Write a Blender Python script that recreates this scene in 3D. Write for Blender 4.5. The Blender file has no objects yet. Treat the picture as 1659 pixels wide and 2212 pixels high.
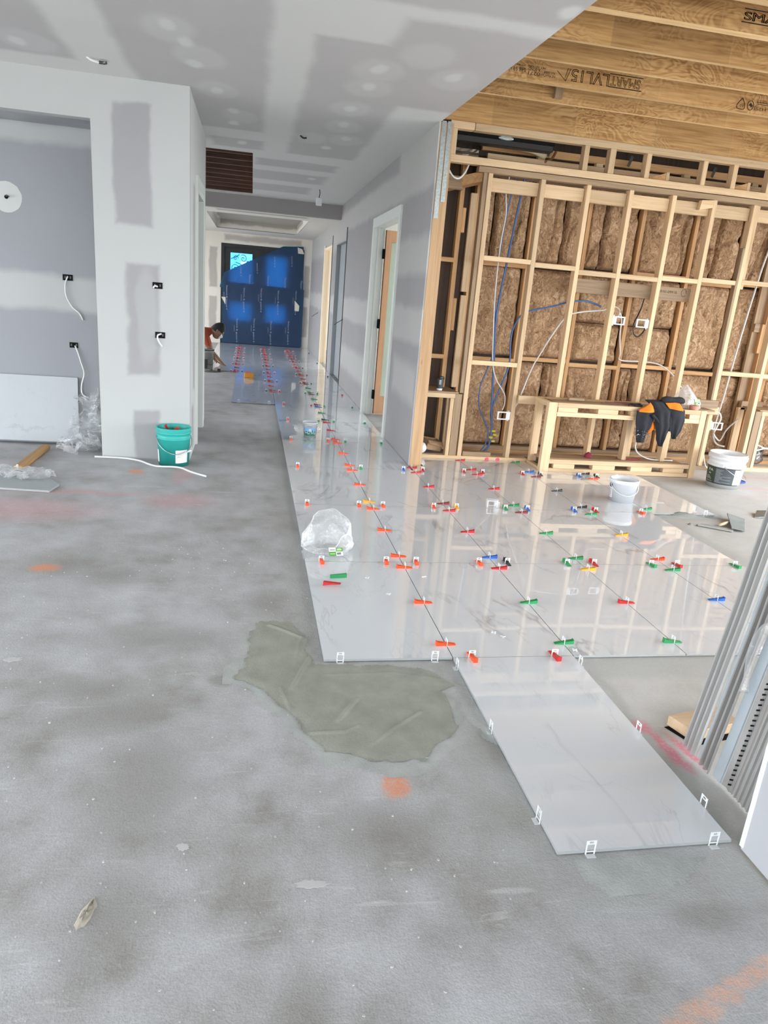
import bpy, bmesh, math, random
from mathutils import Vector, Matrix, noise
random.seed(7)
S = bpy.context.scene
COL = S.collection
PI = math.pi

# ------------------------------------------------------------------ camera
cam_data = bpy.data.cameras.new('camera')
cam = bpy.data.objects.new('camera', cam_data)
COL.objects.link(cam)
cam_data.sensor_fit = 'VERTICAL'
cam_data.sensor_height = 36.0
cam_data.lens = 1531.765 / 2212.0 * 36.0
cam_data.clip_start = 0.05
cr = Vector((0.98143133, -0.17418037, 0.08033515))
cu = Vector((-0.02442922, 0.30190442, 0.95302515))
cf = Vector((0.19025181, 0.93729127, -0.29204337))
cam.matrix_world = Matrix(((cr.x, cu.x, -cf.x, -0.3546), (cr.y, cu.y, -cf.y, -2.8246), (cr.z, cu.z, -cf.z, 1.5956), (0, 0, 0, 1)))
S.camera = cam

# ------------------------------------------------------------------ world, exposure
world = bpy.data.worlds.new('overcast_sky')
S.world = world
world.use_nodes = True
wn = world.node_tree
bg = wn.nodes['Background']
bg.inputs['Color'].default_value = (0.90, 0.96, 1.0, 1)
bg.inputs['Strength'].default_value = 6.7
S.view_settings.view_transform = 'Standard'
S.view_settings.look = 'None'
S.view_settings.exposure = 0.55
S.view_settings.gamma = 1.0
S.view_settings.use_curve_mapping = False
S.cycles.use_denoising = True
S.cycles.max_bounces = 8
S.cycles.diffuse_bounces = 5
S.cycles.glossy_bounces = 3
S.cycles.transparent_max_bounces = 10
S.cycles.use_adaptive_sampling = True
S.cycles.adaptive_threshold = 0.02
S.cycles.sample_clamp_indirect = 8.0
S.cycles.caustics_reflective = False
S.cycles.caustics_refractive = False

# daylight portals: non-emitting sampling helpers at unseen openings that were sized for the light
def sky_portal(x, y, z, w, h, rz):
    ld = bpy.data.lights.new('daylight_portal', 'AREA')
    ld.shape = 'RECTANGLE'
    ld.size, ld.size_y = w, h
    ld.cycles.is_portal = True
    o = bpy.data.objects.new('daylight_portal', ld)
    COL.objects.link(o)
    o.location = (x, y, z)
    o.rotation_euler = (-PI / 2, 0, rz)
sky_portal(1.1, -6.98, 1.37, 10.6, 2.75, PI)
sky_portal(6.58, -1.2, 1.37, 9.6, 2.75, -PI / 2)
sky_portal(-6.98, -1.0, 1.25, 8.0, 2.5, PI / 2)
sky_portal(-4.98, 14.0, 1.36, 4.8, 2.72, PI / 2)
sky_portal(-4.98, 8.5, 1.2, 3.0, 2.4, PI / 2)
sky_portal(4.98, 7.1, 1.35, 3.4, 2.7, -PI / 2)
sky_portal(4.98, 14.25, 1.25, 4.5, 2.5, -PI / 2)

# ------------------------------------------------------------------ node helpers
class NB:
    def __init__(self, name, tree=None):
        if tree is None:
            self.m = bpy.data.materials.new(name)
            self.m.use_nodes = True
            self.t = self.m.node_tree
            self.t.nodes.clear()
        else:
            self.t = tree
    def n(self, typ, props=None, **inp):
        nd = self.t.nodes.new('ShaderNode' + typ)
        for k, v in (props or {}).items():
            setattr(nd, k, v)
        for k, v in inp.items():
            key = int(k[1:]) if k[0] == 'i' and k[1:].isdigit() else k.replace('_', ' ')
            self.set(nd.inputs[key], v)
        return nd
    def set(self, sock, v):
        if isinstance(v, bpy.types.Node):
            self.t.links.new(v.outputs[0], sock)
        elif isinstance(v, bpy.types.NodeSocket):
            self.t.links.new(v, sock)
        else:
            if isinstance(v, (tuple, list)) and len(v) == 3 and sock.type == 'RGBA':
                v = (*v, 1)
            sock.default_value = v
    def math(self, op, a, b=0.0, c=None, clamp=False):
        nd = self.n('Math', {'operation': op, 'use_clamp': clamp}, i0=a, i1=b)
        if c is not None:
            self.set(nd.inputs[2], c)
        return nd
    def mix(self, f, a, b, blend='MIX'):
        nd = self.t.nodes.new('ShaderNodeMix')
        nd.data_type = 'RGBA'
        nd.blend_type = blend
        self.set(nd.inputs[0], f)
        self.set(nd.inputs[6], a)
        self.set(nd.inputs[7], b)
        return nd.outputs[2]
    def ramp(self, f, stops):
        nd = self.n('ValToRGB', Fac=f)
        r = nd.color_ramp
        while len(r.elements) < len(stops):
            r.elements.new(0.5)
        for e, (p, c) in zip(r.elements, stops):
            e.position = p
            e.color = (*c, 1) if len(c) == 3 else c
        return nd
    def noise(self, vec, scale, detail=3.0, rough=0.55, dist=0.0):
        return self.n('TexNoise', None, Vector=vec, Scale=scale, Detail=detail, Roughness=rough, Distortion=dist)
    def obj(self):
        return self.n('TexCoord').outputs['Object']
    def mapping(self, vec, scale=(1, 1, 1), loc=(0, 0, 0)):
        return self.n('Mapping', None, Vector=vec, Scale=scale, Location=loc)
    def bump(self, h, strength=0.3, dist=0.01):
        return self.n('Bump', None, Height=h, Strength=strength, Distance=dist)
    def out(self, color, rough=0.5, metal=0.0, normal=None, **kw):
        p = self.n('BsdfPrincipled')
        self.set(p.inputs['Base Color'], color)
        self.set(p.inputs['Roughness'], rough)
        self.set(p.inputs['Metallic'], metal)
        if normal is not None:
            self.set(p.inputs['Normal'], normal)
        for k, v in kw.items():
            self.set(p.inputs[k.replace('_', ' ')], v)
        o = self.n('OutputMaterial', None, Surface=p)
        return self.m
    def surface(self, sh):
        self.n('OutputMaterial', None, Surface=sh)
        return self.m

def make_group(name, ell):
    g = bpy.data.node_groups.new(name, 'ShaderNodeTree')
    I = g.interface
    I.new_socket('P', in_out='INPUT', socket_type='NodeSocketVector')
    I.new_socket('C', in_out='INPUT', socket_type='NodeSocketVector')
    I.new_socket('H', in_out='INPUT', socket_type='NodeSocketVector')
    I.new_socket('Soft', in_out='INPUT', socket_type='NodeSocketFloat')
    I.new_socket('Mask', in_out='OUTPUT', socket_type='NodeSocketFloat')
    b = NB('', g)
    gi = g.nodes.new('NodeGroupInput')
    go = g.nodes.new('NodeGroupOutput')
    d = b.n('VectorMath', {'operation': 'SUBTRACT'}, i0=gi.outputs['P'], i1=gi.outputs['C'])
    if ell:
        q = b.n('VectorMath', {'operation': 'DIVIDE'}, i0=d, i1=gi.outputs['H'])
        L = b.n('VectorMath', {'operation': 'LENGTH'}, i0=q)
        v = b.math('SUBTRACT', L.outputs['Value'], 1.0)
    else:
        a = b.n('VectorMath', {'operation': 'ABSOLUTE'}, i0=d)
        s = b.n('VectorMath', {'operation': 'SUBTRACT'}, i0=a, i1=gi.outputs['H'])
        x = b.n('SeparateXYZ', None, i0=s)
        v = b.math('MAXIMUM', b.math('MAXIMUM', x.outputs[0], x.outputs[1]), x.outputs[2])
    neg = b.math('MULTIPLY', gi.outputs['Soft'], -1.0)
    mr = b.n('MapRange', {'interpolation_type': 'SMOOTHSTEP'}, Value=v)
    b.set(mr.inputs['From Min'], gi.outputs['Soft'])
    b.set(mr.inputs['From Max'], neg)
    g.links.new(mr.outputs[0], go.inputs['Mask'])
    return g
G_RECT = make_group('rect_mask', False)
G_ELL = make_group('ellipse_mask', True)

def mask(nb, P, c, h, soft, ell=False):
    nd = nb.t.nodes.new('ShaderNodeGroup')
    nd.node_tree = G_ELL if ell else G_RECT
    nb.set(nd.inputs['P'], P)
    nd.inputs['C'].default_value = c
    nd.inputs['H'].default_value = h
    nd.inputs['Soft'].default_value = soft
    return nd.outputs[0]
def union(nb, ms):
    r = ms[0]
    for m in ms[1:]:
        r = nb.math('MAXIMUM', r, m)
    return r
def jitter(nb, P, amp, scale, amp2=0.0, scale2=20):
    def one(P0, a, s):
        nz = nb.noise(P, s, 2.0)
        v = nb.n('VectorMath', {'operation': 'SUBTRACT'}, i0=nz.outputs['Color'], i1=(0.5, 0.5, 0.5))
        v = nb.n('VectorMath', {'operation': 'SCALE'}, i0=v)
        nb.set(v.inputs['Scale'], a)
        return nb.n('VectorMath', {'operation': 'ADD'}, i0=P0, i1=v)
    r = one(P, amp, scale)
    if amp2:
        r = one(r, amp2, scale2)
    return r

# ------------------------------------------------------------------ materials
def plain(name, c, rough=0.5, metal=0.0, spec=0.5, vary=0.06, bump=0.0, scale=30):
    b = NB(name)
    P = b.obj()
    nz = b.noise(P, scale, 3)
    f = b.math('MULTIPLY_ADD', nz, 2 * vary, 1 - vary)
    col = b.n('VectorMath', {'operation': 'SCALE'}, i0=c)
    b.set(col.inputs['Scale'], f)
    nrm = b.bump(nz, bump, 0.004) if bump else None
    return b.out(col, rough, metal, nrm, Specular_IOR_Level=spec)

PAPER = (0.40, 0.39, 0.40)
MUD = (0.57, 0.577, 0.57)
def board_mat(name, grey, dabs=(), extra=(), base_grey=False, paper=PAPER, mud=MUD, soft=0.03):
    """plasterboard: grey paper with flushed white joints.  grey = boxes left bare (or, with base_grey, boxes flushed white)"""
    b = NB(name)
    P = b.obj()
    J = jitter(b, P, 0.10, 2.2, 0.03, 11)
    ms = [mask(b, J, c, h, s if s else soft) for c, h, s in grey]
    g = union(b, ms) if ms else 0.0
    if base_grey:
        g = b.math('SUBTRACT', 1.0, g)
    if extra:
        g = b.math('MULTIPLY', g, b.math('SUBTRACT', 1.0, b.math('MULTIPLY', union(b, [mask(b, J, c, h, 0.25, True) for c, h in extra]), 0.35)))
    if dabs:
        g = b.math('MULTIPLY', g, b.math('SUBTRACT', 1.0, union(b, [mask(b, J, c, h, 0.45, True) for c, h in dabs])))
    n1 = b.noise(P, 1.3, 4)
    n2 = b.noise(P, 60, 2)
    pc = b.mix(n1, tuple(v * 0.93 for v in paper), tuple(v * 1.07 for v in paper))
    mc = b.mix(n1, tuple(v * 0.96 for v in mud), tuple(v * 1.03 for v in mud))
    col = b.mix(g, mc, pc)
    return b.out(col, 0.75, 0, b.bump(n2, 0.06, 0.002), Specular_IOR_Level=0.3)

def wood(name, axis, c1, c2, knot=0.5):
    b = NB(name)
    P = b.obj()
    rnd = b.n('ObjectInfo').outputs['Random']
    off = b.n('CombineXYZ', None, X=b.math('MULTIPLY', rnd, 37.0), Y=b.math('MULTIPLY', rnd, 91.0), Z=b.math('MULTIPLY', rnd, 53.0))
    Q = b.n('VectorMath', {'operation': 'ADD'}, i0=P, i1=off)
    sc = [34, 34, 34]
    sc['XYZ'.index(axis)] = 1.6
    M1 = b.mapping(Q, tuple(sc))
    g1 = b.noise(M1, 1.0, 4, 0.6, 0.9)
    ks = [7, 7, 7]
    ks['XYZ'.index(axis)] = 2.2
    k = b.n('TexVoronoi', None, Vector=b.mapping(Q, tuple(ks)), Scale=1.0)
    kf = b.n('MapRange', None, Value=k.outputs['Distance'])
    kf.inputs['From Min'].default_value = 0.10
    kf.inputs['From Max'].default_value = 0.03
    kn = b.math('MULTIPLY', kf, b.math('GREATER_THAN', b.noise(Q, 2.3, 1), 0.56))
    tone = b.math('MULTIPLY_ADD', rnd, 0.34, 0.83)
    col = b.ramp(g1, [(0.28, c2), (0.55, c1), (0.8, tuple(v * 1.08 for v in c1))])
    col = b.mix(b.math('MULTIPLY', kn, knot), col.outputs[0], tuple(v * 0.3 for v in c2))
    cs = b.n('VectorMath', {'operation': 'SCALE'}, i0=col)
    b.set(cs.inputs['Scale'], tone)
    return b.out(cs, 0.6, 0, b.bump(g1, 0.12, 0.002), Specular_IOR_Level=0.35)
PINE1, PINE2 = (0.69, 0.505, 0.315), (0.56, 0.375, 0.21)
pine = {a: wood('pine_' + a.lower(), a, PINE1, PINE2) for a in 'XYZ'}
WARM1, WARM2 = (0.66, 0.39, 0.185), (0.50, 0.275, 0.12)
warm = {a: wood('warm_pine_' + a.lower(), a, WARM1, WARM2) for a in 'XYZ'}
old_grey = {a: wood('weathered_pine_' + a.lower(), a, (0.36, 0.25, 0.155), (0.25, 0.165, 0.10)) for a in 'XYZ'}
dark_timber = wood('dark_timber', 'X', (0.12, 0.065, 0.045), (0.06, 0.032, 0.025), 0.2)
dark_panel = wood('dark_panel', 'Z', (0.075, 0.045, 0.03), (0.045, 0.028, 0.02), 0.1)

def lvl_mat():
    b = NB('laminated_veneer')
    P = b.obj()
    rnd = b.n('ObjectInfo').outputs['Random']
    off = b.n('CombineXYZ', None, X=b.math('MULTIPLY', rnd, 41.0), Y=b.math('MULTIPLY', rnd, 17.0), Z=b.math('MULTIPLY', rnd, 29.0))
    Q = b.n('VectorMath', {'operation': 'ADD'}, i0=P, i1=off)
    nz = b.noise(b.mapping(Q, (2.4, 3.0, 5.5)), 1.0, 3, 0.55, 0.7)
    rings = b.math('SINE', b.math('MULTIPLY', nz, 95.0))
    fig = b.noise(b.mapping(Q, (1.1, 1.0, 3.0)), 1.0, 2)
    amp = b.n('MapRange', None, Value=fig)
    amp.inputs['From Min'].default_value = 0.42
    amp.inputs['From Max'].default_value = 0.62
    fine = b.noise(b.mapping(Q, (3, 60, 60)), 1.0, 4)
    f = b.math('ADD', b.math('MULTIPLY', b.math('MULTIPLY', rings, amp), 0.16), fine)
    col = b.ramp(f, [(0.25, (0.32, 0.155, 0.052)), (0.5, (0.52, 0.295, 0.115)), (0.72, (0.64, 0.395, 0.175))])
    # scarfed veneer leaves change tone along the length
    sx = b.n('SeparateXYZ', None, i0=Q).outputs[0]
    leaf = b.math('FLOOR', b.math('DIVIDE', sx, 0.82))
    wn_ = b.n('TexWhiteNoise', {'noise_dimensions': '1D'}, W=leaf)
    tone = b.math('MULTIPLY_ADD', wn_.outputs['Value'], 0.30, 0.82)
    seam = b.math('LESS_THAN', b.math('FRACT', b.math('DIVIDE', sx, 0.82)), 0.006)
    col2 = b.mix(b.math('MULTIPLY', seam, 0.5), col.outputs[0], (0.55, 0.38, 0.2))
    kn = b.n('TexVoronoi', None, Vector=b.mapping(Q, (3.2, 5.0, 5.0)), Scale=1.0)
    kf = b.n('MapRange', None, Value=kn.outputs['Distance'])
    kf.inputs['From Min'].default_value = 0.075
    kf.inputs['From Max'].default_value = 0.03
    col2 = b.mix(b.math('MULTIPLY', kf, 0.75), col2, (0.07, 0.03, 0.015))
    cs = b.n('VectorMath', {'operation': 'SCALE'}, i0=col2)
    b.set(cs.inputs['Scale'], tone)
    return b.out(cs, 0.5, 0, b.bump(fine, 0.08, 0.002), Specular_IOR_Level=0.4)
LVL = lvl_mat()
LVL_EDGE = wood('veneer_edge', 'X', (0.70, 0.48, 0.25), (0.56, 0.36, 0.17), 0.1)

def batt_mat():
    b = NB('brown_glasswool')
    P = b.obj()
    w = b.noise(P, 7, 3)
    W = b.n('VectorMath', {'operation': 'SCALE'}, i0=w.outputs['Color'])
    W.inputs['Scale'].default_value = 0.22
    Q = b.n('VectorMath', {'operation': 'ADD'}, i0=P, i1=W)
    f1 = b.noise(b.mapping(Q, (15, 15, 7)), 1.0, 6, 0.68, 2.6)
    f2 = b.noise(Q, 5, 3)
    col = b.ramp(b.math('ADD', b.math('MULTIPLY', f1, 0.75), b.math('MULTIPLY', f2, 0.25)),
                 [(0.30, (0.07, 0.04, 0.02)), (0.41, (0.28, 0.165, 0.09)), (0.54, (0.52, 0.335, 0.20)), (0.68, (0.82, 0.63, 0.45))])
    return b.out(col, 0.95, 0, b.bump(f1, 0.7, 0.02), Specular_IOR_Level=0.1)
BATT = batt_mat()

def tile_mat(name='polished_marble_tile', k=1.0, coat=1.0, vk=0.62):
    b = NB(name)
    P = b.obj()
    rnd = b.n('ObjectInfo').outputs['Random']
    off = b.n('CombineXYZ', None, X=b.math('MULTIPLY', rnd, 61.0), Y=b.math('MULTIPLY', rnd, 23.0), Z=b.math('MULTIPLY', rnd, 7.0))
    Q = b.n('VectorMath', {'operation': 'ADD'}, i0=P, i1=off)
    R_ = b.n('Mapping', None, Vector=Q, Rotation=(0, 0, 0.7), Scale=(1.0, 0.45, 1.0))
    def vein(scale, width, dist):
        n1 = b.noise(R_, scale, 5, 0.55, dist)
        d = b.math('ABSOLUTE', b.math('SUBTRACT', n1, 0.5))
        m = b.n('MapRange', None, Value=d)
        m.inputs['From Min'].default_value = width
        m.inputs['From Max'].default_value = 0.0
        return b.math('POWER', m, 1.6)
    gate = b.n('MapRange', None, Value=b.noise(Q, 2.0, 2))
    gate.inputs['From Min'].default_value = 0.44
    gate.inputs['From Max'].default_value = 0.60
    v1 = b.math('MULTIPLY', vein(1.3, 0.020, 0.7), gate)
    v2 = b.math('MULTIPLY', vein(3.2, 0.016, 0.9), b.math('MULTIPLY', gate, 0.4))
    cloud = b.noise(R_, 2.2, 3)
    base = b.mix(cloud, (0.70 * k, 0.735 * k, 0.78 * k), (0.77 * k, 0.80 * k, 0.845 * k))
    col = b.mix(b.math('MULTIPLY', b.math('ADD', v1, v2, clamp=True), vk), base, (0.28, 0.28, 0.30))
    wob = b.noise(P, 1.2, 1)
    return b.out(col, 0.3, 0, None, Specular_IOR_Level=0.3, Coat_Weight=coat, Coat_Roughness=0.0, Coat_IOR=1.75)
TILE = tile_mat()
TILE_DIMMED = tile_mat('dimmed_marble_tile', 0.62, 0.25, 0.35)  # same marble with dimmer light painted in for the leaning tile
TILE_EDGE = plain('tile_body', (0.34, 0.355, 0.36), 0.6)
MORTAR = None
def mortar_mat(name, c):
    b = NB(name)
    P = b.obj()
    n1 = b.noise(P, 9, 4)
    n2 = b.noise(P, 120, 3)
    col = b.ramp(n1, [(0.3, tuple(v * 0.86 for v in c)), (0.7, tuple(v * 1.1 for v in c))])
    return b.out(col, 0.75, 0, b.bump(n2, 0.35, 0.004), Specular_IOR_Level=0.3)
MORTAR = mortar_mat('fresh_grey_mortar', (0.325, 0.335, 0.29))
MORTAR_L = mortar_mat('light_grey_mortar', (0.43, 0.45, 0.44))

def concrete_mat():
    b = NB('concrete_slab')
    P = b.obj()
    J = jitter(b, P, 0.12, 3.0, 0.04, 14)
    n1 = b.noise(P, 1.15, 5, 0.6)
    n2 = b.noise(P, 4.5, 5, 0.62)
    n3 = b.noise(P, 42, 4, 0.65)
    n4 = b.noise(P, 170, 2)
    f = b.math('ADD', b.math('MULTIPLY', n1, 0.5), b.math('MULTIPLY', n2, 0.5))
    col = b.ramp(f, [(0.32, (0.29, 0.275, 0.255)), (0.44, (0.405, 0.40, 0.40)), (0.56, (0.48, 0.482, 0.497)), (0.70, (0.555, 0.56, 0.582))])
    stain = b.n('MapRange', None, Value=b.noise(b.mapping(P, (1, 1, 1), (3.1, 7.7, 0)), 1.9, 4, 0.6))
    stain.inputs['From Min'].default_value = 0.54
    stain.inputs['From Max'].default_value = 0.72
    col = b.mix(b.math('MULTIPLY', stain, 0.42), col.outputs[0], (0.25, 0.23, 0.195))
    grit = b.n('MapRange', None, Value=n3)
    grit.inputs['From Min'].default_value = 0.60
    grit.inputs['From Max'].default_value = 0.78
    col = b.mix(b.math('MULTIPLY', grit, 0.35), col, (0.64, 0.64, 0.64))
    pit = b.n('MapRange', None, Value=n3)
    pit.inputs['From Min'].default_value = 0.36
    pit.inputs['From Max'].default_value = 0.24
    col = b.mix(b.math('MULTIPLY', pit, 0.4), col, (0.21, 0.20, 0.185))
    sp = b.noise(P, 110, 3, 0.7)
    spk = b.n('MapRange', None, Value=sp)
    spk.inputs['From Min'].default_value = 0.25
    spk.inputs['From Max'].default_value = 0.75
    spk.inputs['To Min'].default_value = 0.86
    spk.inputs['To Max'].default_value = 1.14
    sv = b.n('VectorMath', {'operation': 'SCALE'}, i0=col)
    b.set(sv.inputs['Scale'], spk)
    col = sv.outputs[0]
    scuff = b.noise(b.mapping(P, (3.0, 26.0, 1), (1, 5, 0)), 1.0, 3, 0.6, 1.5)
    sf = b.n('MapRange', None, Value=scuff)
    sf.inputs['From Min'].default_value = 0.62
    sf.inputs['From Max'].default_value = 0.74
    col = b.mix(b.math('MULTIPLY', sf, 0.4), col, (0.68, 0.68, 0.68))
    lit_slab = mask(b, J, (4.2, 1.6, 0), (3.1, 2.9, 9), 0.30)  # brighter light on the right slab, painted in as paler warm concrete
    col = b.mix(b.math('MULTIPLY', lit_slab, 0.5), col, b.mix(n2, (0.56, 0.535, 0.49), (0.68, 0.665, 0.635)))
    # mortar smears beside the tiles
    sm = union(b, [mask(b, J, c, h, s) for c, h, s in (
        ((-0.05, 2.0, 0), (0.07, 1.9, 9), 0.05), ((-0.05, 5.4, 0), (0.06, 1.8, 9), 0.05),
        ((0.53, -0.75, 0), (0.11, 0.55, 9), 0.06), ((0.95, -1.32, 0), (0.40, 0.12, 9), 0.07),
        ((0.42, -0.1, 0), (0.25, 0.12, 9), 0.06), ((3.15, -0.10, 0), (2.0, 0.10, 9), 0.05),
        ((3.08, 1.8, 0), (0.07, 0.7, 9), 0.05), ((3.30, 2.3, 0), (0.35, 0.05, 9), 0.05), ((3.68, 3.0, 0), (0.06, 0.7, 9), 0.05),
        ((1.24, -0.6, 0), (0.03, 0.55, 9), 0.03), ((1.15, -1.75, 0), (0.14, 0.05, 9), 0.05), ((0.75, -1.85, 0), (0.1, 0.08, 9), 0.05))])
    sm = b.math('MULTIPLY', sm, b.math('MULTIPLY_ADD', n2, 0.9, 0.35, clamp=True))
    mcol = b.mix(n3, (0.33, 0.345, 0.325), (0.45, 0.465, 0.45))
    col = b.mix(b.math('MULTIPLY', sm, 0.6), col, mcol)
    dirt = union(b, [mask(b, J, c, h, s, True) for c, h, s in (((-.66, -.78, 0), (.14, .28, 9), .9), ((-.80, -.35, 0), (.22, .14, 9), .9), ((-.95, -.18, 0), (.2, .10, 9), .9), ((-.68, -1.28, 0), (.10, .16, 9), .8),
        ((-1.36, 1.15, 0), (.22, .16, 9), .9), ((-1.08, .98, 0), (.14, .10, 9), .9), ((-.72, .25, 0), (.3, .12, 9), .9), ((-.24, .62, 0), (.10, .14, 9), .9), ((-.2, -1.62, 0), (.08, .1, 9), .8),
        ((.62, -.62, 0), (.10, .12, 9), .8), ((.1, -1.05, 0), (.12, .12, 9), .9), ((-.46, -.13, 0), (.05, .05, 9), .4), ((.95, -1.45, 0), (.09, .05, 9), .7))])
    col = b.mix(b.math('MULTIPLY', dirt, b.math('MULTIPLY_ADD', n2, 0.6, 0.15, clamp=True)), col, (0.20, 0.185, 0.155))
    # sprayed paint marks
    speck = b.n('MapRange', None, Value=b.noise(P, 75, 3, 0.7))
    speck.inputs['From Min'].default_value = 0.30
    speck.inputs['From Max'].default_value = 0.52
    def paint(col, items, c, k):
        m = union(b, [mask(b, J, cc, h, s, True) for cc, h, s in items])
        return b.mix(b.math('MULTIPLY', b.math('MULTIPLY', m, speck), k), col, c)
    col = paint(col, [((0.17, -0.85, 0), (0.058, 0.062, 9), 0.35), ((-1.43, 1.12, 0), (0.075, 0.06, 9), 0.5), ((-1.28, 3.25, 0), (0.07, 0.06, 9), 0.5)], (0.80, 0.28, 0.12), 0.75)
    col = paint(col, [((-1.55, 2.6, 0), (0.5, 0.05, 9), 0.6), ((-1.9, 2.15, 0), (0.5, 0.22, 9), 0.7), ((-0.85, 2.45, 0), (0.22, 0.2, 9), 0.7), ((-0.9, 3.2, 0), (0.08, 0.25, 9), 0.7),
                                            ((5.1, 3.4, 0), (0.5, 0.05, 9), 0.6), ((5.3, 3.1, 0), (0.8, 0.04, 9), 0.6), ((4.95, 2.85, 0), (0.3, 0.04, 9), 0.6), ((5.0, 3.9, 0), (0.5, 0.05, 9), 0.6)], (0.78, 0.25, 0.28), 0.30)
    col = paint(col, [((1.275, -0.70, 0), (0.024, 0.13, 9), 0.5), ((1.335, -0.72, 0), (0.022, 0.11, 9), 0.5), ((1.262, -0.56, 0), (0.035, 0.04, 9), 0.6)], (0.75, 0.16, 0.24), 0.75)
    col = paint(col, [*[((1.03 - .065 * i, -1.605 - .027 * i, 0), (.05, .020, 9), .6) for i in range(6)]], (0.85, 0.42, 0.25), 0.5)
    h = b.math('ADD', b.math('MULTIPLY', n3, 0.8), b.math('MULTIPLY', n4, 0.5))
    rough = b.math('MULTIPLY_ADD', n2, 0.35, 0.45)
    return b.out(col, rough, 0, b.bump(h, 0.32, 0.007), Specular_IOR_Level=0.3)
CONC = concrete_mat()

def film_mat(name, dens, c=(0.93, 0.95, 0.97), rough=0.18):
    b = NB(name)
    P = b.obj()
    wr = b.noise(P, 26, 4, 0.6, 1.2)
    lw = b.n('LayerWeight', None, Blend=0.35)
    f = b.math('MULTIPLY_ADD', lw.outputs['Facing'], 0.40, dens, clamp=True)
    f = b.math('MULTIPLY', f, b.math('MULTIPLY_ADD', wr, 0.9, 0.55), clamp=True)
    tr = b.n('BsdfTransparent')
    nr = b.bump(wr, 0.5, 0.012)
    df = b.n('BsdfDiffuse', None, Color=c, Normal=nr)
    tl = b.n('BsdfTranslucent', None, Color=c)
    gl = b.n('BsdfGlossy', None, Roughness=rough, Normal=nr)
    m1 = b.n('MixShader', None, i0=0.4, i1=df, i2=tl)
    m2 = b.n('MixShader', None, i0=0.30, i1=m1, i2=gl)
    m3 = b.n('MixShader', None, i0=f, i1=tr, i2=m2)
    return b.surface(m3)
FILM = film_mat('clear_film', 0.10)
FILM_H = film_mat('stretch_film', 0.20, (0.90, 0.92, 0.94), 0.12)
FILM_W = film_mat('milky_bag_film', 0.30)
def clip_mat():
    b = NB('white_clip_plastic')
    p = b.n('BsdfPrincipled')
    p.inputs['Base Color'].default_value = (0.82, 0.84, 0.86, 1)
    p.inputs['Roughness'].default_value = 0.35
    return b.surface(b.n('MixShader', None, i0=0.72, i1=b.n('BsdfTransparent'), i2=p))
CLIP = clip_mat()
def tint_glass(name, c, mixf=0.85):
    b = NB(name)
    tr = b.n('BsdfTransparent', None, Color=c)
    gl = b.n('BsdfGlossy', None, Color=(1, 1, 1), Roughness=0.02)
    return b.surface(b.n('MixShader', None, i0=1 - mixf, i1=tr, i2=gl))
BLUEGLASS = tint_glass('blue_filmed_glass', (0.17, 0.47, 0.85))
CLEARGLASS = tint_glass('clear_glass', (0.95, 0.97, 0.98))
def translucent(name, c, t=0.5, rough=0.5, tc=None):
    b = NB(name)
    P = b.obj()
    nz = b.noise(P, 3, 3)
    col = b.mix(nz, tuple(v * 0.85 for v in c), tuple(v * 1.1 for v in c))
    d = b.n('BsdfPrincipled', None)
    b.set(d.inputs['Base Color'], col)
    d.inputs['Roughness'].default_value = rough
    tl = b.n('BsdfTranslucent')
    b.set(tl.inputs['Color'], tc if tc else col)
    return b.surface(b.n('MixShader', None, i0=t, i1=d, i2=tl))
WHITE = plain('white_plastic', (0.80, 0.81, 0.83), 0.35, vary=0.02)
WHITE_T = translucent('white_pail_plastic', (0.86, 0.88, 0.92), 0.15, 0.35)
TUBE_W = plain('white_cable_sheath', (0.74, 0.74, 0.72), 0.45, vary=0.03)
BLUE_C = plain('blue_cable_sheath', (0.055, 0.13, 0.33), 0.45, vary=0.05)
BLACK = plain('black_plastic', (0.012, 0.012, 0.014), 0.4)
BLACKM = plain('black_matt', (0.008, 0.008, 0.009), 0.9, spec=0.1)
FRAME_BLK = plain('black_door_paint', (0.018, 0.018, 0.02), 0.45)
STEEL = plain('galvanised_steel', (0.34, 0.37, 0.37), 0.42, 0.9, vary=0.35, bump=0.25, scale=60)
CORNER = wood('corner_stud_pine', 'Z', (0.47, 0.30, 0.165), (0.36, 0.21, 0.105), 0.9)
WIRE = plain('bail_wire', (0.62, 0.63, 0.64), 0.3, 1.0)
TEAL = plain('teal_plastic', (0.035, 0.43, 0.385), 0.42, vary=0.12, scale=14)
ORANGE_CLOTH = plain('orange_cloth', (0.90, 0.22, 0.012), 0.85, bump=0.15, scale=160)
NAVY_CLOTH = plain('charcoal_cloth', (0.016, 0.018, 0.024), 0.9, bump=0.2, vary=0.25, scale=160)
TRIM = plain('primed_trim', (0.66, 0.68, 0.65), 0.5, vary=0.03)
PAPERW = plain('white_paper', (0.78, 0.79, 0.80), 0.6, vary=0.03)
INK = plain('black_ink', (0.022, 0.014, 0.009), 0.8)
WEDGE_C = {'orange': (0.86, 0.085, 0.018), 'red': (0.50, 0.018, 0.02), 'maroon': (0.22, 0.022, 0.018), 'green': (0.022, 0.27, 0.085), 'blue': (0.02, 0.13, 0.50),
           'black': (0.016, 0.018, 0.022), 'yellow': (0.83, 0.40, 0.02)}
WEDGE_M = {k: plain(k + '_wedge_plastic', c, 0.38, vary=0.05) for k, c in WEDGE_C.items()}

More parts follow.
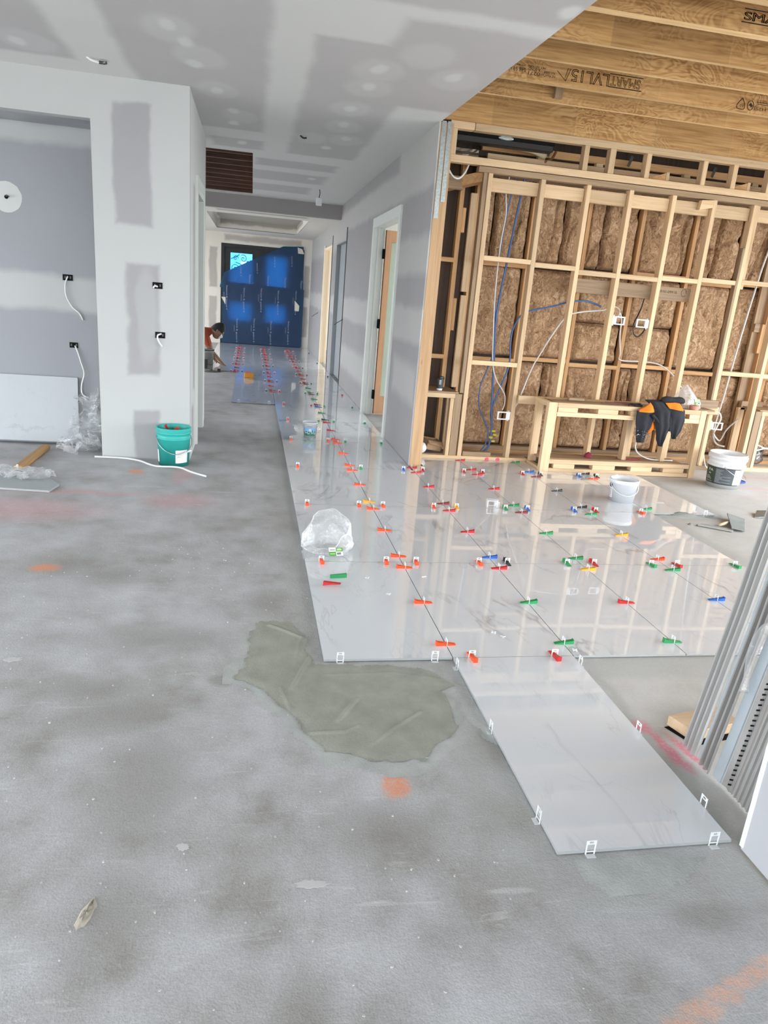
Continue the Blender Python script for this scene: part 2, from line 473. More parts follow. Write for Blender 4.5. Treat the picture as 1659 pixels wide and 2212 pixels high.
# ------------------------------------------------------------------ mesh builder
class MB:
    def __init__(self):
        self.v, self.f = [], []
    def add(self, vs, fs):
        o = len(self.v)
        self.v += [tuple(p) for p in vs]
        self.f += [tuple(i + o for i in q) for q in fs]
        return self
    def box(self, x0, x1, y0, y1, z0, z1):
        return self.add([(x0, y0, z0), (x1, y0, z0), (x1, y1, z0), (x0, y1, z0), (x0, y0, z1), (x1, y0, z1), (x1, y1, z1), (x0, y1, z1)],
                        [(0, 3, 2, 1), (4, 5, 6, 7), (0, 1, 5, 4), (1, 2, 6, 5), (2, 3, 7, 6), (3, 0, 4, 7)])
    def hexa(self, p):
        return self.add(p, [(0, 3, 2, 1), (4, 5, 6, 7), (0, 1, 5, 4), (1, 2, 6, 5), (2, 3, 7, 6), (3, 0, 4, 7)])
    def prism(self, poly, axis, a, b):
        n = len(poly)
        def P(q, t):
            return {'X': (t, q[0], q[1]), 'Y': (q[0], t, q[1]), 'Z': (q[0], q[1], t)}[axis]
        vs = [P(q, a) for q in poly] + [P(q, b) for q in poly]
        fs = [tuple(range(n - 1, -1, -1)), tuple(range(n, 2 * n))] + [(i, (i + 1) % n, n + (i + 1) % n, n + i) for i in range(n)]
        return self.add(vs, fs)
    def bar(self, a, b, w, h, up=(0, 0, 1)):
        a, b = Vector(a), Vector(b)
        d = (b - a).normalized()
        s = d.cross(Vector(up))
        s = s.normalized() if s.length > 1e-5 else Vector((1, 0, 0))
        u = s.cross(d).normalized()
        s, u = s * w / 2, u * h / 2
        return self.hexa([a - s - u, a + s - u, b + s - u, b - s - u, a - s + u, a + s + u, b + s + u, b - s + u])
    def lathe(self, prof, n=24, cx=0, cy=0, cap0=False, cap1=False):
        vs, fs = [], []
        for r, z in prof:
            for k in range(n):
                a = 2 * PI * k / n
                vs.append((cx + r * math.cos(a), cy + r * math.sin(a), z))
        for i in range(len(prof) - 1):
            for k in range(n):
                k2 = (k + 1) % n
                fs.append((i * n + k, i * n + k2, (i + 1) * n + k2, (i + 1) * n + k))
        if cap0:
            fs.append(tuple(range(n - 1, -1, -1)))
        if cap1:
            fs.append(tuple(range((len(prof) - 1) * n, len(prof) * n)))
        return self.add(vs, fs)
    def tube(self, pts, r, n=6, smooth=3):
        P = [Vector(p) for p in pts]
        if smooth and len(P) > 2:
            Q = []
            for i in range(len(P) - 1):
                p0, p1, p2, p3 = P[max(i - 1, 0)], P[i], P[i + 1], P[min(i + 2, len(P) - 1)]
                for k in range(smooth):
                    t = k / smooth
                    Q.append(0.5 * ((2 * p1) + (p2 - p0) * t + (2 * p0 - 5 * p1 + 4 * p2 - p3) * t * t + (3 * p1 - p0 - 3 * p2 + p3) * t ** 3))
            Q.append(P[-1])
            P = Q
        vs, fs = [], []
        nrm = None
        for i, p in enumerate(P):
            d = (P[min(i + 1, len(P) - 1)] - P[max(i - 1, 0)])
            d = d.normalized() if d.length > 1e-9 else Vector((0, 0, 1))
            if nrm is None:
                nrm = d.orthogonal().normalized()
            else:
                nrm = (nrm - d * nrm.dot(d))
                nrm = nrm.normalized() if nrm.length > 1e-6 else d.orthogonal().normalized()
            bn = d.cross(nrm)
            rr = r[min(i, len(r) - 1)] if isinstance(r, (list, tuple)) else r
            for k in range(n):
                a = 2 * PI * k / n
                vs.append(p + (nrm * math.cos(a) + bn * math.sin(a)) * rr)
        for i in range(len(P) - 1):
            for k in range(n):
                k2 = (k + 1) % n
                fs.append((i * n + k, i * n + k2, (i + 1) * n + k2, (i + 1) * n + k))
        fs.append(tuple(range(n - 1, -1, -1)))
        fs.append(tuple(range((len(P) - 1) * n, len(P) * n)))
        return self.add(vs, fs)
    def grid(self, fn, nu, nv, closed=False):
        vs = [fn(i / (nu if closed else nu - 1), j / (nv - 1)) for j in range(nv) for i in range(nu)]
        fs = []
        for j in range(nv - 1):
            for i in range(nu if closed else nu - 1):
                i2 = (i + 1) % nu
                fs.append((j * nu + i, j * nu + i2, (j + 1) * nu + i2, (j + 1) * nu + i))
        return self.add(vs, fs)
    def mesh(self, name, smooth=False, fix=True):
        me = bpy.data.meshes.new(name)
        me.from_pydata([tuple(p) for p in self.v], [], self.f)
        if fix:
            bm = bmesh.new()
            bm.from_mesh(me)
            bmesh.ops.recalc_face_normals(bm, faces=bm.faces)
            bm.to_mesh(me)
            bm.free()
        if smooth:
            me.polygons.foreach_set('use_smooth', [True] * len(me.polygons))
        me.update()
        return me
    def build(self, name, mat, parent=None, smooth=False, fix=True, bevel=0.0, solid=0.0):
        me = self.mesh(name, smooth, fix)
        return link(name, me, mat, parent, bevel, solid)

def link(name, me, mat, parent=None, bevel=0.0, solid=0.0):
    if mat is not None and not me.materials:
        me.materials.append(mat)
    o = bpy.data.objects.new(name, me)
    COL.objects.link(o)
    if parent is not None:
        o.parent = parent
    if solid:
        md = o.modifiers.new('thickness', 'SOLIDIFY')
        md.thickness = solid
        md.offset = 0
    if bevel:
        md = o.modifiers.new('edge', 'BEVEL')
        md.width = bevel
        md.segments = 1
        md.limit_method = 'ANGLE'
    return o
def tag(o, label, cat, group=None):
    o['label'] = label
    o['category'] = cat
    if group:
        o['group'] = group
    return o
def thing(name, label, cat, loc=(0, 0, 0), rz=0.0, group=None):
    o = bpy.data.objects.new(name, None)
    o.empty_display_size = 0.05
    COL.objects.link(o)
    o.location = loc
    o.rotation_euler = (0, 0, rz)
    return tag(o, label, cat, group)
def struct(o):
    o['kind'] = 'structure'
    return o
def stuff(o):
    o['kind'] = 'stuff'
    return o
def text_mesh(body, size=1.0, outline=0.0, extrude=0.0):
    cu_ = bpy.data.curves.new('txt', 'FONT')
    cu_.body = body
    cu_.size = size
    if outline:
        cu_.fill_mode = 'NONE'
        cu_.bevel_depth = outline
        cu_.bevel_resolution = 0
    else:
        cu_.extrude = extrude
    o = bpy.data.objects.new('txt', cu_)
    COL.objects.link(o)
    bpy.context.view_layer.update()
    dg = bpy.context.evaluated_depsgraph_get()
    me = bpy.data.meshes.new_from_object(o.evaluated_get(dg))
    bpy.data.objects.remove(o)
    bpy.data.curves.remove(cu_)
    return me
def put_text(name, body, fn, mat, parent, size=1.0, outline=0.0, fit=None):
    """fn maps (u, v, w) of the flat lettering to a point of the surface"""
    me = text_mesh(body, size, outline)
    xs = [v.co.x for v in me.vertices]
    ys = [v.co.y for v in me.vertices]
    x0, x1, y0, y1 = min(xs), max(xs), min(ys), max(ys)
    for v in me.vertices:
        u, w = v.co.x, v.co.y
        if fit:
            u = (u - x0) / (x1 - x0) * fit[0]
            w = (w - y0) / (y1 - y0) * fit[1]
        v.co = Vector(fn(u, w, v.co.z))
    me.materials.clear()
    me.name = name
    return link(name, me, mat, parent)

# ================================================================== FLOOR
TW, TL = 0.602, 1.202
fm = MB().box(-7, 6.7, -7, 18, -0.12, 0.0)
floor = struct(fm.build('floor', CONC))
gnd = struct(MB().box(-60, 60, -60, 60, -0.5, -0.3).build('ground', plain('pale_gravel', (0.52, 0.51, 0.48), 0.95, vary=0.2, scale=2)))

def add_tile(poly):
    o = MB().prism(poly, 'Z', 0.005, 0.016).build('tile', TILE, floor)
    o.data.materials.append(TILE_EDGE)
    for f in o.data.polygons:
        f.material_index = 0 if f.normal.z > .5 else 1
    return o
def rect(x0, x1, y0, y1, g=0.0019):
    return [(x0 + g, y0 + g), (x1 - g, y0 + g), (x1 - g, y1 - g), (x0 + g, y1 - g)]
cells = [(1, -1)]
cells += [(c, r) for r in (0, 1) for c in range(5)] + [(c, 2) for c in range(6)]
for c, r in cells:
    add_tile(rect(c * TW, (c + 1) * TW, r * TL, (r + 1) * TL))
Y3, Y4 = 3 * TL, 4 * TL
add_tile(rect(0, TW, Y3, Y4)); add_tile(rect(TW, 1.188, Y3, Y4))
add_tile([(2 * TW, Y3 + .0019), (3 * TW - .0019, Y3 + .0019), (3 * TW - .0019, 4.19), (1.345, 4.19), (1.345, 3.79), (2 * TW, 3.79)])
add_tile([(3 * TW + .0019, Y3 + .0019), (4 * TW - .0019, Y3 + .0019), (4 * TW - .0019, 4.19), (3 * TW + .0019, 4.19)])
add_tile([(4 * TW + .0019, Y3 + .0019), (5 * TW - .0019, Y3 + .0019), (5 * TW - .0019, 3.765), (2.55, 3.765), (2.55, 4.19), (4 * TW + .0019, 4.19)])
add_tile(rect(5 * TW, 6 * TW, Y3, 3.765))
for r in range(4, 15):
    y1 = min((r + 1) * TL, 17.22)
    add_tile(rect(0, TW, r * TL, y1)); add_tile(rect(TW, 1.188, r * TL, y1))
    if r >= 6: add_tile(rect(-TW, 0, r * TL, y1))
    if r >= 9: add_tile(rect(-2 * TW, -TW, r * TL, y1))
bed = MB()
for x0, x1, y0, y1 in ((0.01, 5 * TW - .01, 0.01, 2 * TL), (0.01, 6 * TW - .01, 2 * TL, Y3), (0.01, 1.188, Y3, 17.2), (1.188, 2.56, Y3, 3.8), (1.35, 2.56, 3.8, 4.19),
                       (2.5, 6 * TW - .01, Y3, 3.76), (-TW + .01, 0.01, 6 * TL + .01, 17.2), (-2 * TW + .01, -TW + .01, 9 * TL + .01, 17.2), (TW + .01, 2 * TW - .01, -TL + .01, 0.01)):
    bed.box(x0, x1, y0, y1, 0.0004, 0.0050)
stuff(bed.build('mortar_bed', plain('dark_bedding', (.10, .10, .095), .9), floor))

# fresh mortar patch, skimmed over the slab
def inside(p, poly):
    r = False
    for i in range(len(poly)):
        (x0, y0), (x1, y1) = poly[i], poly[i - 1]
        if (y0 > p[1]) != (y1 > p[1]) and p[0] < (x1 - x0) * (p[1] - y0) / (y1 - y0) + x0:
            r = not r
    return r
def seg_d(p, a, b):
    ax, ay = a; bx, by = b
    t = max(0, min(1, ((p[0] - ax) * (bx - ax) + (p[1] - ay) * (by - ay)) / ((bx - ax) ** 2 + (by - ay) ** 2 + 1e-9)))
    return math.hypot(p[0] - ax - t * (bx - ax), p[1] - ay - t * (by - ay))
def skim(name, poly, step, height, ridges, mat, ragged=0.04, z0=0.0006):
    xs = [p[0] for p in poly]; ys = [p[1] for p in poly]
    nx, ny = int((max(xs) - min(xs)) / step) + 3, int((max(ys) - min(ys)) / step) + 3
    idx, m = {}, MB()
    def vert(i, j):
        if (i, j) not in idx:
            p = (min(xs) - step + i * step, min(ys) - step + j * step)
            d = min(seg_d(p, poly[k], poly[k - 1]) for k in range(len(poly)))
            h = height * min(1, d / 0.035) * (0.75 + 0.5 * noise.noise((p[0] * 9, p[1] * 9, 1.3)))
            for pts, rh, rw in ridges:
                rd = min(seg_d(p, pts[k], pts[k + 1]) for k in range(len(pts) - 1))
                h += rh * max(0, 1 - rd / rw)
            idx[(i, j)] = len(m.v)
            m.v.append((p[0], p[1], z0 + max(h, 0.0)))
        return idx[(i, j)]
    for i in range(nx):
        for j in range(ny):
            p = (min(xs) - step + (i + .5) * step, min(ys) - step + (j + .5) * step)
            q = (p[0] + ragged * noise.noise((p[0] * 6, p[1] * 6, 4)) + ragged * .5 * noise.noise((p[0] * 22, p[1] * 22, 9)),
                 p[1] + ragged * noise.noise((p[0] * 6, p[1] * 6, 14)) + ragged * .5 * noise.noise((p[0] * 22, p[1] * 22, 19)))
            if inside(q, poly):
                m.f.append((vert(i, j), vert(i + 1, j), vert(i + 1, j + 1), vert(i, j + 1)))
    return m.build(name, mat, floor, smooth=True, fix=False)
patch_poly = [(-.29, .42), (-.14, .41), (-.09, .28), (-.05, -.02), (.25, -.03), (.40, -.06), (.56, -.20), (.47, -.27), (.50, -.40), (.45, -.55), (.30, -.70), (.17, -.72), (-.07, -.63), (-.13, -.45), (-.28, -.20), (-.38, -.13), (-.33, .05), (-.32, .22)]
skim('mortar_patch', patch_poly, 0.0075, 0.0045,
     [([(-0.231, 0.369), (-0.085, 0.240)], 0.0089, .011), ([(-0.055, 0.051), (-0.153, -0.219)], 0.0069, .011), ([(-0.198, -0.209), (-0.164, -0.365)], 0.0040, .011),
      ([(0.107, -0.308), (0.014, -0.460)], 0.0079, .011), ([(0.353, -0.414), (0.223, -0.518), (0.125, -0.614)], 0.0060, .011), ([(-0.096, -0.529), (0.032, -0.531), (0.090, -0.495)], 0.0050, .011),
      ([(-0.118, 0.053), (-0.085, 0.240)], 0.0030, .011), ([(-0.007, -0.113), (0.301, -0.109), (0.518, -0.172)], 0.0020, .011)], MORTAR, 0.04, 0.0022)
halo = [(x * 1.0 + (.05 if x > .4 else -.045 if x < -.1 else 0), y + (-.07 if y < -.4 else .02 if y > .3 else 0)) for x, y in patch_poly]
halo = [(min(x, -.015) if y > -.02 else x, y) for x, y in halo]
skim('mortar_patch', halo, 0.012, 0.0010, [], MORTAR_L, 0.06, 0.0003)
skim('mortar_patch', [(.55, -.28), (.66, -.42), (.74, -.62), (.70, -.75), (.60, -.62), (.52, -.45)], 0.012, 0.0025, [], MORTAR_L)
skim('mortar_patch', [(0.657, -1.206), (1.107, -1.246), (0.873, -1.368), (0.707, -1.376), (0.646, -1.295)], 0.012, 0.002, [], MORTAR_L, 0.03)
for poly in ([(2.959, 2.402), (3.706, 2.434), (3.584, 2.322), (3.189, 2.318), (2.936, 2.325)],):
    skim('mortar_patch', [tuple(p[:2]) for p in poly], 0.02, 0.004, [], MORTAR_L, 0.02)
# dried splashes and grit on the near slab
for x, y, rx, ry in ((-.151, -1.237, .05, .016), (-.514, -1.065, .022, .014), (-1.313, .068, .045, .02)):
    MB().prism([(x + rx * math.cos(a * PI / 13) * random.uniform(.6, 1.15), y + ry * math.sin(a * PI / 13) * random.uniform(.6, 1.2)) for a in range(26)], 'Z', .0003, .0014).build('dried_splash', plain('pale_splash', (.54, .54, .535), .8), floor)
MB().grid(lambda s, t: (-.738 + t * (.017 * math.cos(2 * PI * s) + .012 * math.sin(2 * PI * s)) * (1 + .5 * noise.noise((math.cos(2 * PI * s) * 3, math.sin(2 * PI * s) * 3, 1))), -1.28 + .050 * t * math.sin(2 * PI * s) * (1 + .5 * noise.noise((math.cos(2 * PI * s) * 3, math.sin(2 * PI * s) * 3, 7))), .0005 + .007 * (1 - t ** 3) * (.9 + 1.2 * noise.noise((s * 9, t * 6, 2)))), 22, 6, True).build('render_lump', plain('cream_render', (.46, .42, .35), .9, bump=.6, vary=.2), floor, smooth=True)
gr = MB()
for k in range(420):
    x, y = random.uniform(-1.5, .55), random.uniform(-2.0, 1.6)
    if x > .5 and y > -1.25: continue
    if inside((x, y), patch_poly) or (x > -.02 and y > -.02): continue
    r = random.uniform(.0012, .0042)
    a = random.uniform(0, 6.28)
    q = [(x + r * random.uniform(.6, 1.3) * math.cos(a + j * PI / 2.5), y + r * random.uniform(.6, 1.3) * math.sin(a + j * PI / 2.5)) for j in range(5)]
    gr.prism(q, 'Z', 0, r * random.uniform(.5, 1.2))
stuff(gr.build('grit', plain('pale_grit', (.50, .49, .47), .9, vary=.5, scale=3), floor))
# splats of mortar by the trowel
SPLAT = mortar_mat('wet_mortar', (.25, .265, .255))
for (x, y, rx, ry, h) in ((3.31, 2.42, .13, .055, .022), (3.42, 2.50, .11, .03, .016), (3.56, 2.36, .07, .035, .012), (3.22, 2.16, .02, .02, .012), (3.33, 2.15, .07, .02, .010), (3.5, 2.45, .04, .02, .01)):
    m = MB().grid(lambda s, t, x=x, y=y, rx=rx, ry=ry, h=h: (x + rx * (1 - t) * math.cos(2 * PI * s) * (1 + .2 * math.sin(5 * PI * s + x * 9)), y + ry * (1 - t) * math.sin(2 * PI * s),
                  h * (1 - (1 - t) ** 3) * (1 + .35 * noise.noise((x * 9 + math.cos(2 * PI * s) * (1 - t) * 3, math.sin(2 * PI * s) * (1 - t) * 3, 2)))), 22, 7, True)
    m.build('mortar_splat', SPLAT, floor, smooth=True)

# ================================================================== CEILING
ceil_mat = board_mat('flushed_ceiling_board', [
    ((-2.9, 2.75, 3), (1.25, .66, 9), .05), ((-0.78, 3.2, 3), (.50, 2.02, 9), .05), ((0.38, 4.15, 3), (.38, 2.05, 9), .05), ((1.05, 2.55, 3), (.6, .95, 9), .06),
    ((0.9, 1.0, 3), (.95, .42, 9), .05), ((-0.55, 5.95, 3), (.28, .27, 9), .05),
    ((0.15, 7.0, 3), (.5, .28, 9), .06), ((0.1, 8.1, 3), (.5, .42, 9), .07), ((0.05, 9.4, 3), (.45, .42, 9), .07), ((-0.95, 0.4, 3), (.5, .9, 9), .05), ((-4, 0.6, 3), (2.3, .9, 9), .05)],
    dabs=[((x, y, 3.05), (.05, .10, 9)) for x, y in ((-.90, 2.32), (-.80, 2.60), (-.80, 3.08), (-.69, 3.77), (-.55, 4.42), (-.57, 4.92), (.46, 2.60), (.47, 3.05), (.41, 3.78), (.44, 4.40), (.54, 5.01), (.98, 2.54), (-1.96, 3.12), (.39, 5.62), (.42, 8.0), (1.2, 1.2), (-.5, 5.9))],
    extra=[((x, y, 3.05), (.17, .26, 9)) for x, y in ((-.90, 2.40), (-.75, 2.9), (-.68, 3.75), (-.5, 4.6), (.46, 2.65), (.47, 3.1), (.41, 3.8), (.44, 4.5), (.54, 5.1), (1.0, 2.6), (.7, 2.2), (.2, 5.2), (-1.9, 3.1))], soft=.05, paper=(.50, .482, .48), mud=(.66, .655, .64))
cm = MB()
ce = lambda y: 1.201 + (3.8 - y) * 0.0232
cm.prism([(-7, -7), (ce(-7), -7), (ce(3.8), 3.8), (-7, 3.8)], 'Z', 3.05, 3.064)
for x0, x1, y0, y1 in ((-7, 1.203, 3.8, 6.47), (-7, -1.5, 6.47, 10.55), (-0.385, 1.203, 6.47, 10.55), (-7, 1.203, 10.55, 10.85)):
    cm.box(x0, x1, y0, y1, 3.05, 3.064)
ceiling = struct(cm.build('ceiling', ceil_mat))
# trimmers round the opening and the joists above it
MB().box(-0.385, -0.345, 6.43, 10.59, 3.064, 3.30).build('trimmer', warm['Y'], ceiling)
MB().box(-1.54, -1.50, 6.43, 10.59, 3.064, 3.30).build('trimmer', dark_timber, ceiling)
MB().box(-1.5, -0.385, 10.55, 10.59, 3.064, 3.30).build('trimmer', dark_timber, ceiling)
MB().box(-1.5, -0.385, 6.43, 6.47, 3.064, 3.30).build('trimmer', dark_timber, ceiling)
for k in range(8):
    y = 6.95 + k * 0.47
    MB().box(-1.5, -0.39, y, y + 0.045, 3.10, 3.34).build('joist', dark_timber, ceiling)
MB().box(-1.6, -0.3, 6.4, 10.65, 3.345, 3.36).build('loft_panel', dark_timber, ceiling)
# electrical tails in the ceiling
t = thing('pendant_cable', 'white connector hanging on a short cable from hall ceiling', 'cable', (0.62, 9.0, 3.05))
MB().tube([(0, 0, 0.01), (.01, 0, -.05), (0, 0, -.12)], .006).build('cord', BLACK, t)
MB().box(-.045, .045, -.03, .03, -.23, -.12).build('connector', WHITE, t, bevel=.008)
t = thing('cable_tail', 'short dark cable tail poking from ceiling near the white pier', 'cable', (-1.51, 3.30, 3.05))
MB().tube([(-.05, 0, .002), (-.01, 0, -.018), (.05, .02, -.02), (.075, .03, -.012)], .009).build('cord', TUBE_W, t)
MB().tube([(.03, .01, -.021), (.06, .025, -.018), (.08, .032, -.012)], .0105).build('cut_end', BLACK, t)
t = thing('cable_tail', 'tiny cable stub in the grey ceiling board mid hall', 'cable', (0.11, 5.12, 3.05))
MB().tube([(-.03, 0, .0), (0, 0, -.02), (.035, .01, -.015)], .008).build('cord', BLACK, t)

# laminated joists over the open room, seen at their faces
deck = struct(MB().box(-7.2, 6.8, -7.2, 18.2, 3.56, 3.66).build('roof_deck', plain('roof_ply', (0.25, 0.17, 0.10), 0.8)))
JZ = 3.17
JH = 0.36
joists = []
for y, th in ((-5.3, .063), (-4.4, .063), (-3.5, .063), (-2.6, .063), (-1.7, .063), (-0.8, .063), (0.10, .063), (0.57, .063), (0.98, .063), (1.39, .068), (1.90, .032), (2.30, .032), (2.80, .04), (3.245, .03)):
    o = MB().box(0.6, 6.6, y, y + th, JZ, JZ + JH).build('joist', LVL, ceiling)
    o.data.materials.append(LVL_EDGE)
    for f in o.data.polygons:
        if f.normal.z < -.5: f.material_index = 1
    joists.append(o)
wallbeam = MB().box(1.33, 6.6, 4.203, 4.248, 3.167, 3.55).build('joist', LVL, ceiling)
J28, J139 = joists[12], joists[9]
yf = 2.80 - 0.0012
flip = lambda x0, z0: (lambda u, v, w: (x0 - u, yf, z0 - v))
put_text('stamp', 'SMART', flip(2.470, 3.282), INK, J28, 1.0, 0.018, (0.245, 0.064))
put_text('stamp', 'LVL15', flip(2.215, 3.289), INK, J28, 1.0, 0.018, (0.30, 0.080))
MB().box(2.215, 2.485, yf - .0006, yf, 3.291, 3.297).box(2.215, 2.485, yf - .0006, yf, 3.206, 3.213).build('stamp', INK, J28)
MB().bar((1.905, yf, 3.285), (1.875, yf, 3.203), .0012, .007, (0, 1, 0)).bar((1.875, yf, 3.203), (1.80, yf, 3.262), .0012, .007, (0, 1, 0)).bar((1.885, yf, 3.287), (1.868, yf, 3.222), .0012, .005, (0, 1, 0)).build('stamp', INK, J28)
for txt, x0, z0, w, h in (('N12888', 1.785, 3.232, .085, .016), ('NS PineCert', 1.79, 3.212, .115, .018), ('PRY RENDER', 1.71, 3.258, .14, .013), ('A-BOND', 1.67, 3.238, .09, .02),
                          ('0271', 1.67, 3.210, .09, .022), ('048 59 H2S :O', 1.56, 3.222, .21, .026), ('MGBR 60 RY', 1.55, 3.258, .14, .010)):
    put_text('stamp', txt, flip(x0, z0 + h), INK, J28, 1.0, 0.0, (w, h))
# marks at the right hand end of the same joist
MB().tube([(3.335, yf, 3.268), (3.300, yf, 3.225), (3.298, yf, 3.198), (3.330, yf, 3.192), (3.362, yf, 3.197), (3.356, yf, 3.235), (3.335, yf, 3.268)], .003, 4).build('stamp', INK, J28)
put_text('stamp', 'T', lambda u, v, w: (3.345 - u, yf, 3.238 - v), INK, J28, 1.0, 0, (.016, .008))
put_text('stamp', '65', lambda u, v, w: (3.352 - u, yf, 3.222 - v), INK, J28, 1.0, 0, (.032, .018))
ring = [(3.412 + .026 * math.cos(a * PI / 8), yf, 3.226 + .032 * math.sin(a * PI / 8)) for a in range(17)]
MB().tube(ring, .0025, 4).build('stamp', INK, J28)
MB().prism([(3.392, 3.222), (3.412, 3.246), (3.432, 3.226), (3.420, 3.212), (3.405, 3.226)], 'Y', yf - .0006, yf).build('stamp', INK, J28)
put_text('stamp', 'O [048 59 H2S]', lambda u, v, w: (3.80 - u, yf, 3.226 - v), INK, J28, 1.0, 0, (.35, .026))
MB().box(3.47, 3.80, yf - .0006, yf, 3.240, 3.244).box(3.46, 3.80, yf - .0006, yf, 3.252, 3.256).build('stamp', INK, J28)
yg = 1.39 - 0.0012
put_text('stamp', 'SMARTLVL15', lambda u, v, w: (2.316 + u, yg, 3.229 + v), INK, J139, 1.0, 0.028, (.62, .042))
MB().box(2.312, 2.60, yg - .0006, yg, 3.281, 3.286).box(2.305, 2.60, yg - .0006, yg, 3.216, 3.222).build('stamp', INK, J139)
MB().box(1.965, 2.03, 3.20, 3.244, 3.195, 3.285).build('packer', old_grey['Z'], ceiling)

# ================================================================== LEFT PIER, RECESS AND HALL WALLS
pier_mat = board_mat('flushed_pier_board', [((-1.33, 3.75, 2.43), (.14, 9, .45), .02), ((-1.265, 3.75, 1.215), (.125, 9, .475), .025), ((-1.25, 3.75, .22), (.11, 9, .225), .02)],
                     extra=[((-1.24, 3.75, 1.25), (.08, 9, .4))], mud=(.50, .508, .505), paper=(.355, .348, .36))
pm = MB().box(-1.64, -0.88, 3.75, 3.86, 0, 3.05).box(-7, -1.64, 3.75, 3.86, 2.735, 3.05)
pier = struct(pm.build('wall_left', pier_mat))
side_mat = board_mat('flushed_side_board', [((-.88, 4.25, 1.5), (9, .10, .9), .03), ((-.88, 5.6, 1.3), (9, .09, .9), .03), ((-.88, 4.1, .25), (9, .12, .2), .03)])
sm = MB().box(-0.995, -0.882, 3.86, 4.50, 0, 3.05).box(-0.995, -0.882, 5.40, 5.87, 0, 3.05).box(-0.995, -0.882, 4.50, 5.40, 2.42, 3.05)
side = struct(sm.build('wall_left_return', side_mat))
door_l = MB().box(-1.0, -0.866, 4.50, 4.56, 0, 2.42).box(-1.0, -0.866, 5.34, 5.40, 0, 2.42).box(-1.0, -0.866, 4.561, 5.339, 2.36, 2.42)
door_l.box(-.884, -.862, 4.44, 4.52, 0, 2.419).box(-.884, -.862, 5.38, 5.46, 0, 2.419).box(-.884, -.862, 4.44, 5.46, 2.42, 2.50)
struct(door_l.build('door_3', TRIM))
back_mat = board_mat('recess_board', [((-3, 4.25, 1.37), (2.6, 9, .145), .04), ((-3, 4.25, 2.66), (2.6, 9, .07), .04)], base_grey=True, paper=(0.325, 0.332, 0.358), mud=(.47, .48, .485))
rm = MB().box(-7, -1.64, 4.25, 4.36, 0, 3.05).box(-7, -1.64, 3.86, 4.25, 2.735, 2.75)
recess = struct(rm.build('wall_recess', back_mat))
disc = MB().prism([(-2.44 + .125 * math.cos(a * PI / 12) * (1 + .08 * math.sin(3 * a)), 2.135 + .125 * math.sin(a * PI / 12)) for a in range(24)], 'Y', 4.2485, 4.25)
disc.build('filler_patch', plain('filler', MUD, .8, vary=.02), recess)
struct(MB().box(-7, -0.995, 5.86, 5.95, 0, 3.05).build('wall_left_rear', plain('board_grey', PAPER, .8)))
# far left: outer walls with window openings that let the daylight in
OUT = plain('outer_wall_board', (0.76, 0.74, 0.70), 0.8)
lw = MB()
lw.box(-5.1, -5.0, 5.95, 7.0, 0, 3.5).box(-5.1, -5, 7, 10, 2.4, 3.5).box(-5.1, -5, 10, 11.6, 0, 3.5).box(-5.1, -5, 11.6, 16.4, 2.72, 3.5).box(-5.1, -5, 16.4, 17.5, 0, 3.5)
struct(lw.build('wall_left_outer', OUT))
fw = MB().box(-7.1, -7, -7, -5, 0, 3.5).box(-7.1, -7, -5, 3, 2.5, 3.5).box(-7.1, -7, 3, 6, 0, 3.5)
struct(fw.build('wall_front_left', OUT))
bw = MB().box(-7.1, 6.7, -7.1, -7, 2.75, 3.56).box(-7.1, -4.2, -7.1, -7, 0, 2.75).box(6.4, 6.7, -7.1, -7, 0, 2.75)
struct(bw.build('wall_front', OUT))
rw = MB().box(6.6, 6.7, -7, -6, 0, 3.56).box(6.6, 6.7, -6, 3.6, 2.75, 3.56).box(6.6, 6.7, 3.6, 4.95, 0, 3.56)
struct(rw.build('wall_right_outer', OUT))

# bulkhead over the hall and the lobby behind it
hdr = board_mat('header_board', [], base_grey=True, paper=(0.36, 0.335, 0.33))
struct(MB().box(-5, 1.19, 10.8, 10.93, 2.815, 3.06).build('trim_1', hdr))
lob = board_mat('lobby_ceiling_board', [((-.2, 14.9, 3.02), (.95, 1.1, .1), .03), ((-.2, 11.2, 2.8), (.8, .12, .05), .05)], mud=(0.78, 0.74, 0.68), paper=(0.44, 0.415, 0.36))  # olive patch is shade painted on the far part of the tray ceiling
lm = MB()
for x0, x1, y0, y1 in ((-5, 1.19, 10.93, 11.76), (-5, 1.19, 15.9, 17.3), (-5, -1.22, 11.76, 15.9), (0.69, 1.19, 11.76, 15.9)):
    lm.box(x0, x1, y0, y1, 2.815, 2.83)
lm.box(-1.24, -1.22, 11.74, 15.92, 2.82, 3.02).box(0.69, 0.71, 11.74, 15.92, 2.82, 3.02).box(-1.22, .69, 15.9, 15.92, 2.82, 3.02).box(-1.22, .69, 11.74, 11.76, 2.82, 3.02).box(-1.24, .71, 11.74, 15.92, 3.02, 3.035)
struct(lm.build('ceiling_lobby', lob))
end_mat = board_mat('lobby_end_board', [((-1.37, 17.3, 1.95), (.10, 9, .50), .03), ((-1.37, 17.3, .75), (.10, 9, .45), .03), ((-.1, 17.3, 2.70), (1.0, 9, .07), .04), ((1.09, 17.3, 1.75), (.07, 9, .4), .03), ((1.09, 17.3, .7), (.06, 9, .4), .03)],
                    mud=(0.80, 0.75, 0.68), paper=(0.50, 0.455, 0.42), soft=.03)
em = MB().box(-5, -1.17, 17.3, 17.5, 0, 3.05).box(0.985, 5.1, 17.3, 17.5, 0, 3.05).box(-1.17, .985, 17.3, 17.5, 2.55, 3.05)
endw = struct(em.build('wall_back_lobby', end_mat))

